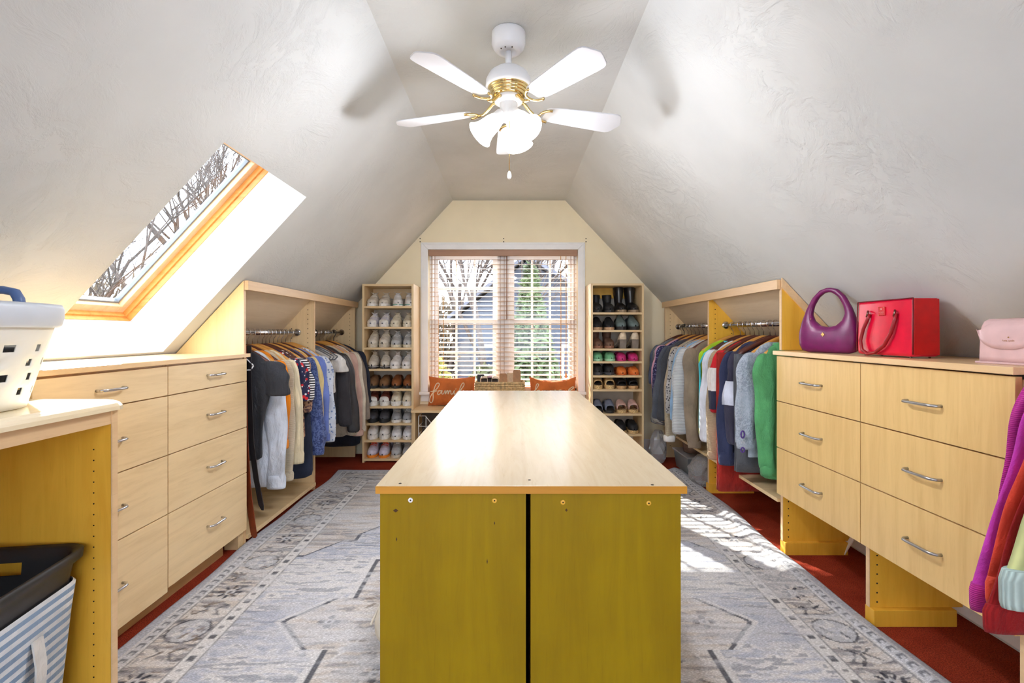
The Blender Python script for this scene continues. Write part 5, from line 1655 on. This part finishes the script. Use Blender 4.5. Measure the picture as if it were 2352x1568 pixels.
def tr(pts):   # traced in zoomed picture pixels of the family pillow (x 245..820, y 560..205)
    return [((x - 245) / 575.0, (562 - y) / 357.0) for x, y in pts]
fam = [tr([(262, 395), (300, 390), (345, 355), (378, 305), (375, 282), (350, 285), (322, 330), (300, 410), (305, 470), (300, 515), (282, 530), (262, 510), (262, 470), (290, 420), (330, 395), (352, 390)]),
       tr([(418, 385), (395, 375), (368, 395), (360, 425), (372, 437), (395, 420), (415, 385), (412, 420), (425, 432), (440, 420)]),
       tr([(440, 420), (455, 385), (460, 432), (478, 390), (492, 385), (494, 430), (512, 388), (526, 386), (530, 425), (545, 432), (560, 415)]),
       tr([(560, 415), (575, 380), (570, 425), (585, 432), (605, 412)]), tr([(590, 345), (593, 352)]),
       tr([(605, 412), (650, 370), (690, 310), (688, 280), (668, 285), (645, 340), (635, 400), (650, 428), (675, 415)]),
       tr([(675, 415), (690, 388), (690, 418), (705, 425), (735, 390), (735, 440), (700, 500), (680, 495), (720, 440), (800, 380)])]
def tr2(pts):
    return [((x - 1520) / 590.0, (592 - y) / 380.0 + .075) for x, y in pts]
hom = [tr2([(1560, 440), (1600, 380), (1625, 330), (1612, 315), (1595, 340), (1582, 400), (1575, 470), (1590, 430), (1625, 405), (1640, 430), (1640, 465), (1670, 460)]),
       tr2([(1670, 440), (1700, 405), (1730, 420), (1728, 455), (1700, 470), (1680, 445), (1720, 410), (1760, 415)]),
       tr2([(1760, 415), (1790, 400), (1790, 465), (1815, 405), (1850, 395), (1855, 465), (1880, 405), (1915, 395), (1920, 455), (1950, 465)]),
       tr2([(1950, 465), (2000, 430), (2080, 390), (2085, 375), (2060, 372), (2020, 400), (2010, 445), (2040, 468), (2090, 450)])]
pillow('throw_pillow', -.700, -.296, BZ + .003, BZ + .255, 4.285, -.16, 'rust orange pillow with cream lettering at the left end of the bench', fam, .020)
pillow('throw_pillow', .168, .572, BZ + .003, BZ + .250, 4.285, -.16, 'rust orange pillow with cream lettering at the right end of the bench', hom, .034)

# woven basket
bk = thing('woven_basket', (-.082, 4.21, BZ), 'rectangular seagrass basket of sandals on the bench', 'basket')
M_SEA = plain('seagrass', (196, 166, 120), .9, var=.2, vs=60, bump=.5, bs=120)
bx0, bx1, by0, by1, bz1 = -.285, .118, 4.12, 4.33, BZ + .212
nrow = 11
for k in range(nrow):
    z = BZ + .012 + k * (bz1 - BZ - .012) / (nrow - 1)
    g = .004 * (k % 2)
    pts = []
    for i in range(49):
        a = 2 * PI * i / 48
        c, s = math.cos(a), math.sin(a)
        X = (bx0 + bx1) / 2 + (bx1 - bx0) / 2 * math.copysign(abs(c) ** .22, c) * (1 - .0) + .002 * math.sin(a * 24 + k * PI)
        Y = (by0 + by1) / 2 + (by1 - by0) / 2 * math.copysign(abs(s) ** .22, s) + .002 * math.sin(a * 24 + k * PI)
        pts.append((X, Y, z))
    MB().tube(pts, .0105, 6).build('woven_strand', M_SEA, bk)
box(bx0 + .01, bx1 - .01, by0 + .01, by1 - .01, BZ + .001, BZ + .012).build('basket_base', M_SEA, bk)
# sandals in the basket
GB = 'shoes in the woven basket'
SOL1 = lm('tan_footbed', (160, 118, 80)); SOL2 = lm('beige_footbed', (196, 172, 140)); 
def insole_shoe(x, y, z, rz, tx, prm, key, nm, label):
    place_shoe(key, prm, nm, x, y, z, rz, label, 'sandal', GB, tx)
sl_a = dict(upper=None, solem=SOL1, opening=None, L=.245, sole=.014, band=(.55, .70, BLK))
sl_b = dict(upper=None, solem=SOL2, opening=None, L=.235, sole=.014, band=(.55, .70, lm('gold_strap', (214, 190, 150), .35)))
sl_c = dict(upper=lm('pearl', (214, 200, 186), .4), solem=SOL2, opening=(.05, .62), lining=LIN, h=FLAT, L=.235, sole=.012)
sl_d = dict(upper=lm('soft_mauve', (204, 168, 178)), solem=SOL2, opening=(.05, .62), lining=LIN, h=FLAT, L=.235, sole=.012)
insole_shoe(.060, 4.235, BZ + .190, 0, 1.35, sl_a, 'b0', 'sandal', 'tan sandal with black strap standing highest at the basket right')
insole_shoe(-.055, 4.232, BZ + .160, .1, 1.25, sl_a, 'b0', 'sandal', 'tan sandal leaning in the middle of the woven basket')
insole_shoe(0.005, 4.275, BZ + .165, 0, 1.3, sl_b, 'b1', 'sandal', 'pale gold sandal between the two tan sandals')
insole_shoe(-.215, 4.195, BZ + .135, .15, 1.2, sl_c, 'b2', 'flat_shoe', 'pearl flat shoe at the left of the woven basket')
insole_shoe(-.165, 4.255, BZ + .135, 0, 1.2, sl_d, 'b3', 'flat_shoe', 'mauve flat shoe behind the pearl ones in the basket')
insole_shoe(-.125, 4.195, BZ + .132, -.1, 1.2, sl_c, 'b2', 'flat_shoe', 'pearl flat shoe beside the mauve shoe in the basket')
insole_shoe(-.245, 4.265, BZ + .150, .2, 1.3, dict(sl_a, solem=BLK), 'b4', 'sandal', 'black strappy sandal in the left back corner of the basket')

# ================================================================== HANDBAGS
M_PURP = plain('plum_leather', (108, 14, 82), .36, var=.08, vs=30, bump=.12, bs=300)
M_GOLD = plain('gold_metal', (232, 200, 130), .2, 1, var=0)
CZ_ = .978
def spade_mb(sz):
    pts = [(0, 1), (.28, .62), (.62, .25), (.62, -.1), (.38, -.25), (.12, -.12), (.22, -.55), (-.22, -.55), (-.12, -.12), (-.38, -.25), (-.62, -.1), (-.62, .25), (-.28, .62)]
    return [(a * sz, b * sz) for a, b in pts]
# purple hobo: flat crescent body with a loop handle, local x = width, y = thickness, z up
a0, a1 = Vector((1.318, 2.262)), Vector((1.425, 2.045))
ang = math.atan2(a1.y - a0.y, a1.x - a0.x)
hb = thing('hobo_handbag', ((a0.x + a1.x) / 2, (a0.y + a1.y) / 2, CZ_), 'plum purple hobo handbag with looped handle on the right worktop', 'handbag', rz=ang)
outer = [(-.085, .0), (-.112, .008), (-.126, .04), (-.126, .085), (-.115, .135), (-.095, .19), (-.068, .240), (-.035, .272), (0, .282), (.035, .274), (.068, .243), (.095, .192), (.115, .135), (.126, .085), (.126, .04), (.112, .008), (.085, 0)]
inner = [(0, .112), (-.035, .118), (-.060, .140), (-.070, .168), (-.062, .205), (-.042, .240), (-.018, .258), (.0, .262), (.018, .258), (.042, .240), (.062, .205), (.070, .168), (.060, .140), (.035, .118)]
def resample(poly, n, closed=True):
    P_ = [Vector(p) for p in poly]
    if closed: P_.append(P_[0])
    d = [0]
    for i in range(len(P_) - 1): d.append(d[-1] + (P_[i + 1] - P_[i]).length)
    out = []
    for k in range(n):
        s = d[-1] * k / n; i = 0
        while d[i + 1] < s: i += 1
        out.append(P_[i].lerp(P_[i + 1], (s - d[i]) / max(1e-9, d[i + 1] - d[i])))
    return out
NB = 48
oc = Vector((0, .15))
def by_angle(poly, n):
    res = resample(poly, 400)
    res = sorted(res, key=lambda p: math.atan2(p.y - .17, p.x))
    angs = [math.atan2(p.y - .17, p.x) for p in res]
    out = []
    for k in range(n):
        a = -PI + 2 * PI * (k + .5) / n
        i = min(range(len(res)), key=lambda j: abs(angs[j] - a))
        out.append(res[i])
    return out
ob, ib = by_angle(outer, NB), by_angle(inner, NB)
rings = []
for s in range(17):
    q = 2 * PI * s / 16
    ring = []
    for k in range(NB):
        o_, i_ = ob[k], ib[k]
        mid = (o_ + i_) / 2; half = (o_ - i_).length / 2
        zc = mid.y
        th = lerp(.034, .013, smoothstep((zc - .05) / .15))
        dirv = (o_ - i_).normalized()
        rr = math.copysign(abs(math.cos(q)) ** .8, math.cos(q))
        p = mid + dirv * half * rr
        ring.append((p.x, th * math.copysign(abs(math.sin(q)) ** .7, math.sin(q)), max(p.y, 0.0005)))
    rings.append(ring)
mb = MB(); mb.loft(rings, True, False, False)
mb.build('bag_body', M_PURP, hb, world=False)
pts = spade_mb(.0115)
MB().prism([(a - .004, b + .078) for a, b in pts], -.0362, -.032).build('spade_emblem', M_GOLD, hb, world=False)
MB().box(-.074, -.068, -.016, -.012, .128, .150).build('zip_pull', M_GOLD, hb, world=False, bevel=.0015)

# red tote
M_RED = plain('crimson_leather', (208, 8, 50), .3, var=.06, vs=20)
M_RED2 = plain('scarlet_leather', (184, 4, 12), .34, var=.06, vs=20)
M_REDD = plain('dark_red_edge', (104, 10, 22), .5, var=.05)
M_NICK = plain('dark_nickel', (120, 92, 84), .25, 1, var=0)
rt = thing('tote_bag', (1.41, 1.83, CZ_), 'crimson red structured tote handbag on the right worktop', 'handbag', rz=-PI / 2 + .02)
# local x runs toward the viewer (-Y world), local y toward aisle is -y
hw_, hd, hh = .134, .047, .205
def tote_ring(z, f=1.0, g=1.0):
    w_, d_ = hw_ * f, hd * g; r = .010
    pts = []
    for (cx_, cy_, a0_) in ((w_ - r, d_ - r, 0), (-w_ + r, d_ - r, PI / 2), (-w_ + r, -d_ + r, PI), (w_ - r, -d_ + r, 1.5 * PI)):
        for q in range(4):
            a = a0_ + PI / 2 * q / 3
            pts.append((cx_ + r * math.cos(a), cy_ + r * math.sin(a), z))
    return pts
mb = MB()
mb.loft([tote_ring(.006, .93, .90), tote_ring(.010, .98, .98), tote_ring(.02, 1, 1), tote_ring(.06, 1.0, 1.0), tote_ring(.12, .995, .98), tote_ring(hh - .01, .99, .94), tote_ring(hh, .985, .93), tote_ring(hh - .004, .94, .82), tote_ring(hh - .10, .93, .80)], True, True, True)
mb.build('bag_body', M_RED, rt, world=False)
MB().loft([[(hw_ - .004, s * hd * 1.0, .012), (hw_ + .0016, s * hd * .93, .012), (hw_ + .0012, s * hd * .90, hh - .002), (hw_ - .004, s * hd * .97, hh - .002)] for s in (-.99, -.5, 0, .5, .99)], True, True, True, False).build('side_gusset', M_RED2, rt, world=False)
for xx in (hw_ * .99, -hw_ * .99):
    MB().tube([(xx, -hd * 1.005, .014), (xx, -hd * 1.0, .1), (xx * .99, -hd * .955, hh)], .0022, 6).build('edge_piping', M_REDD, rt, world=False)
MB().tube([(hw_ * .98, -hd * .95, hh + .001), (0, -hd * .95, hh + .001), (-hw_ * .98, -hd * .95, hh + .001)], .002, 6).build('edge_piping', M_REDD, rt, world=False)
for sx in (-1, 1):
    MB().lathe([(.0035, -.006), (.0035, .006)], 8, (hw_ * .8 * sx, -hd * .7, .003), Matrix.Identity(3)).build('bag_foot', M_NICK, rt, world=False)
    MB().lathe([(.0035, -.003), (.0035, .006)], 8, (hw_ * .8 * sx, hd * .7, .003), Matrix.Identity(3)).build('bag_foot', M_NICK, rt, world=False)
# front handle hanging down
hp = [(-.062, -hd - .003, .158), (-.066, -hd - .007, .140), (-.086, -hd - .010, .10), (-.098, -hd - .012, .058), (-.088, -hd - .013, .022), (-.058, -hd - .014, .008), (-.020, -hd - .014, .014), (.022, -hd - .013, .042), (.050, -hd - .011, .085), (.064, -hd - .008, .130), (.066, -hd - .004, .156)]
MB().tube(hp, .0062, 10).build('handle', plain('handle_red', (140, 4, 18), .4, var=.05), rt, world=False)
for (hx, hz) in ((-.062, .165), (.068, .163)):
    MB().tube([(hx - .010, -hd - .002, hz + .004), (hx, -hd - .010, hz - .002), (hx - .006, -hd - .010, hz - .018)], .0035, 8).build('handle_ring', M_NICK, rt, world=False)
pl = MB(); pl.box(-.0145 - .004, .0145 - .004, -hd - .0035, -hd + .004, .150, .182); pl.build('name_plate', M_RED2, rt, world=False, bevel=.002)
plate = rt.children[-1]
for (txt, sz, zz) in (('kate spade', .0052, .163), ('NEW YORK', .0030, .1565)):
    t = text_mb(txt, sz, .0002)
    t.xform(lambda p: (p[0] - .004, -hd - .0038, p[1] + zz))
    t.build('plate_lettering', plain('plate_print', (244, 226, 214), .5, var=0), plate, world=False)
MB().prism([(a - .004, b + .1735) for a, b in spade_mb(.0034)], -hd - .0042, -hd - .003).build('plate_emblem', plain('plate_print', (244, 226, 214), .5, var=0), plate, world=False)
for (ax_, az_) in ((-.0165, .152), (.0085, .152), (-.0165, .180), (.0085, .180)):
    MB().sphere((ax_, -hd - .0036, az_), .0014, 6, 4).build('rivet', M_GOLD, plate, world=False)

# pale pink flap bag
M_BLUSH = plain('blush_leather', (208, 172, 170), .42, var=.04, vs=20)
fb = thing('flap_bag', (1.415, 1.385, CZ_), 'pale pink flap handbag on the right worktop at the picture edge', 'handbag', rz=-PI / 2 + .04)
fw, fd, fh = .082, .045, .128
def fr(z, f=1, g=1, r=.012):
    w_, d_ = fw * f, fd * g; pts = []
    for (cx_, cy_, a0_) in ((w_ - r, d_ - r, 0), (-w_ + r, d_ - r, PI / 2), (-w_ + r, -d_ + r, PI), (w_ - r, -d_ + r, 1.5 * PI)):
        for q in range(4):
            a = a0_ + PI / 2 * q / 3
            pts.append((cx_ + r * math.cos(a), cy_ + r * math.sin(a), z))
    return pts
MB().loft([fr(0, 1.10, 1.12), fr(.006, 1.10, 1.12)], smooth=False).build('base_flange', M_BLUSH, fb, world=False, bevel=.002)
MB().loft([fr(.006), fr(.02, 1.0, 1), fr(.07, 1, .96), fr(.105, 1.0, .86), fr(.120, .99, .70), fr(fh, .95, .4)]).build('bag_body', M_BLUSH, fb, world=False)
rings = []
for q in range(15):
    u = -1 + 2 * q / 14
    e = .058 * (1 - abs(u) ** 2.6) ** .5
    x = u * fw * 1.0
    zf = lambda s: 0
    col_ = []
    for s in range(9):
        t = s / 8
        if t < .4:
            tt = t / .4; yv = lerp(fd * .30, -fd * .92, tt); zv = fh + .002 - .018 * tt * tt - (.020 * abs(u) ** 5)
        else:
            tt = (t - .4) / .6; yv = -fd * lerp(.93, 1.06, tt); zv = fh - .016 - tt * (.012 + e) - (.020 * abs(u) ** 5) * (1 - tt)
        col_.append((x, yv, zv))
    rings.append(col_)
MB().loft(rings, False).build('flap', M_BLUSH, fb, world=False, solid=.003)
MB().prism([(a + .01, b + .075) for a, b in spade_mb(.0026)], -fd * 1.09, -fd * 1.05).build('spade_emblem', M_GOLD, fb, world=False)
t = text_mb('kate spade', .0075, .0002)
t.xform(lambda p: (p[0] + .010, -fd * 1.075, p[1] + .0665))
t.build('gold_lettering', M_GOLD, fb, world=False)
MB().loft([[(-fw - .004 - .03 * s, -.004, .052 + .022 * s), (-fw - .004 - .03 * s, .006, .052 + .022 * s), (-fw - .002 - .03 * s, .006, .045 + .022 * s), (-fw - .002 - .03 * s, -.004, .045 + .022 * s)] for s in (-.1, .4, .8, 1)], smooth=False).build('side_tab', M_BLUSH, fb, world=False)

# ================================================================== LEFT FOREGROUND
# laundry basket
M_LB = plain('cream_plastic', (236, 234, 224), .4, var=.01); M_RIM = plain('grey_plastic', (206, 212, 220), .4, var=.01); M_BLUE = plain('denim_blue_plastic', (70, 98, 148), .45, var=.03)
lb = thing('laundry_basket', (-1.275, 1.085, DZ), 'white plastic laundry basket with grey rim and blue handles on the desk', 'laundry basket')
LBX, LBY = -1.275, 1.085
NCb, NR = 72, 13
def lbr(s, zz):
    A, B = lerp(.142, .196, s), lerp(.165, .218, s)
    return [(LBX + A * math.copysign(abs(math.cos(th)) ** .8, math.cos(th)), LBY + B * math.copysign(abs(math.sin(th)) ** .8, math.sin(th)), zz) for th in [2 * PI * i / NCb for i in range(NCb)]]
rings = [lbr(j / NR, DZ + .002 + .215 * j / NR) for j in range(NR + 1)]
def holes(j, i):
    r = j - 1
    return j in (2, 4, 6, 8) and (i + (j // 2) % 2) % 4 == 0
mb = MB(); mb.loft(rings, True, True, False, True, skip=lambda j, i: holes(j, i))
mb.build('basket_body', M_LB, lb, solid=.003)
mb = MB()
mb.loft([lbr(1.0, DZ + .190), lbr(1.12, DZ + .196), lbr(1.20, DZ + .215), lbr(1.20, DZ + .236), lbr(1.12, DZ + .246), lbr(1.0, DZ + .240), lbr(.94, DZ + .200)], True, False, False)
mb.build('rim', M_RIM, lb)
for sy in (1, -1):
    yb_ = LBY + sy * .205
    MB().tube([(LBX - .115, yb_, DZ + .235), (LBX - .11, yb_, DZ + .265), (LBX - .10, yb_, DZ + .282), (LBX - .07, yb_, DZ + .288), (LBX - .03, yb_, DZ + .288), (LBX, yb_, DZ + .282), (LBX + .01, yb_, DZ + .265), (LBX + .015, yb_, DZ + .235)], .015, 10, ratio=.7).build('carry_handle', M_BLUE, lb)
ld = MB(); 
rings = [[(x * .80 + LBX * .20, y * .80 + LBY * .20, DZ + .012 + .13 * k / 6) for (x, y, z) in lbr(.10 + k / 9, 0)] for k in range(7)]
ld.loft(rings, True, True, True)
o = ld.build('laundry_pile', cloth('dark_laundry', (84, 84, 92)))
tag(o, 'dark grey laundry seen through the holes of the white basket', 'laundry')

# hamper
hp_ = thing('laundry_hamper', (-1.24, 1.07, 0), 'black rimmed laundry hamper with blue striped canvas bag under the desk', 'hamper')
M_BLKP = plain('black_plastic', (36, 35, 36), .42, var=.05)
M_STR = cloth('blue_stripe_canvas', (222, 224, 226), 'stripes', (130, 152, 178), scale=13, axis='z')
cxh, cyh, rot = -1.258, 1.075, .16
def hr(z, a, b, r=.05, dx=0):
    loc = []
    for n_, (cx_, cy_, a0_) in enumerate(((a - r, b - r, 0), (-a + r, b - r, PI / 2), (-a + r, -b + r, PI), (a - r, -b + r, 1.5 * PI))):
        for q in range(6):
            an = a0_ + PI / 2 * q / 5
            loc.append((cx_ + r * math.cos(an) + dx, cy_ + r * math.sin(an)))
        if n_ == 0:
            loc += [(.045, b), (-.075, b)]
    return [(cxh + X * math.cos(rot) - Y * math.sin(rot), cyh + X * math.sin(rot) + Y * math.cos(rot), z) for X, Y in loc]
mb = MB()
mb.loft([hr(.40, .172, .196), hr(.448, .176, .20), hr(.480, .181, .205), hr(.492, .194, .218), hr(.512, .196, .220), hr(.516, .190, .214), hr(.508, .178, .202), hr(.480, .174, .198), hr(.448, .171, .195), hr(.40, .166, .190)], True, False, False, True, skip=lambda j, i: i == 6 and j in (1, 7))
mb.build('rim', M_BLKP, hp_)
mb = MB()
mb.loft([hr(.0135, .13, .15), hr(.02, .145, .165), hr(.12, .160, .186), hr(.24, .168, .196), hr(.36, .176, .204), hr(.432, .184, .208), hr(.438, .180, .204)], True, True, False)
mb.build('canvas_bag', M_STR, hp_)
def hpt(u, v, z):
    return (cxh + u * math.cos(rot) - v * math.sin(rot), cyh + u * math.sin(rot) + v * math.cos(rot), z)
M_WEB = cloth('white_webbing', (228, 224, 218))
for vv in (.05, -.14):
    MB().loft([[hpt(.176 + o_, vv - .016, z), hpt(.176 + o_, vv + .016, z), hpt(.180 + o_, vv + .016, z), hpt(.180 + o_, vv - .016, z)] for (z, o_) in ((.36, .002), (.30, .010), (.2, .006), (.10, -.004), (.02, -.018))], smooth=False).build('webbing_strap', M_WEB, hp_)

# cream bag on the rug beside the island
cb = thing('canvas_pouch', (-.385, 1.72, .012), 'cream canvas pouch on the rug against the island left side', 'pouch')
mb = MB(); rings = []
for k in range(10):
    s = k / 9
    rr = .075 * (math.sin(PI * (.12 + .80 * s)) ** .6)
    rings.append([(-.385 + rr * math.cos(th) * (1 + .07 * math.sin(5 * th + 2 * s)), 1.72 + rr * 1.3 * math.sin(th) * (1 + .07 * math.sin(4 * th)), .012 + .155 * s) for th in [2 * PI * i / 28 for i in range(28)]])
mb.loft(rings)
mb.build('pouch_body', cloth('cream_canvas', (226, 218, 200)), cb)
MB().tube([(-.46, 1.66, .10), (-.468, 1.72, .085), (-.46, 1.78, .10)], .004, 6).build('seam_cord', cloth('cream_cord2', (240, 234, 220)), cb)

# things on the floor under the far right clothes
M_CLR = glassy('clear_plastic_bin', (.88, .9, .92), haze=.28)
st = thing('storage_bin', (1.42, 3.86, 0), 'grey clear plastic bin on the floor under the far right clothes', 'bin')
mb = MB(); mb.loft([[(1.33, 3.72, .002), (1.52, 3.72, .002), (1.52, 4.0, .002), (1.33, 4.0, .002)], [(1.315, 3.70, .13), (1.535, 3.70, .13), (1.535, 4.02, .13), (1.315, 4.02, .13)]], True, True, False, False)
mb.build('bin_body', plain('smoke_grey_plastic', (112, 118, 120), .4, var=.05), st, solid=.003)
box(1.305, 1.545, 3.69, 4.03, .13, .145).build('bin_lid', M_CLR, st, bevel=.004)
wb = thing('woven_hamper', (1.42, 3.86, .148), 'brown ribbed basket on top of the grey bin', 'basket')
mb = MB()
mb.loft([[(1.42 + (.075 + .01 * s) * (1 + .03 * (i % 2)) * math.cos(2 * PI * i / 40), 3.86 + (.075 + .01 * s) * (1 + .03 * (i % 2)) * math.sin(2 * PI * i / 40), .148 + .085 * s) for i in range(40)] for s in (0, .3, .6, 1)], True, True, False)
mb.build('basket_wall', plain('brown_wicker', (110, 84, 70), .8, var=.15), wb, solid=.004)
for k, (x, y, r, h, lb_) in enumerate(((1.36, 3.52, .10, .20, 'crumpled clear plastic bag on the floor near the middle partition'), (1.22, 4.12, .07, .26, 'clear plastic bag standing by the right shoe tower'))):
    mb = MB(); rnd = random.Random(60 + k); rings = []
    for q in range(8):
        s = q / 7
        rings.append([(x + r * math.sin(PI * (.2 + .7 * s)) ** .7 * math.cos(2 * PI * i / 18) * rnd.uniform(.85, 1.12), y + r * 1.1 * math.sin(PI * (.2 + .7 * s)) ** .7 * math.sin(2 * PI * i / 18) * rnd.uniform(.85, 1.12), .002 + h * s) for i in range(18)])
    mb.loft(rings, smooth=False)
    o = mb.build('plastic_bag', glassy('crumpled_clear_film', (.80, .80, .80), haze=.22))
    tag(o, lb_, 'plastic bag')
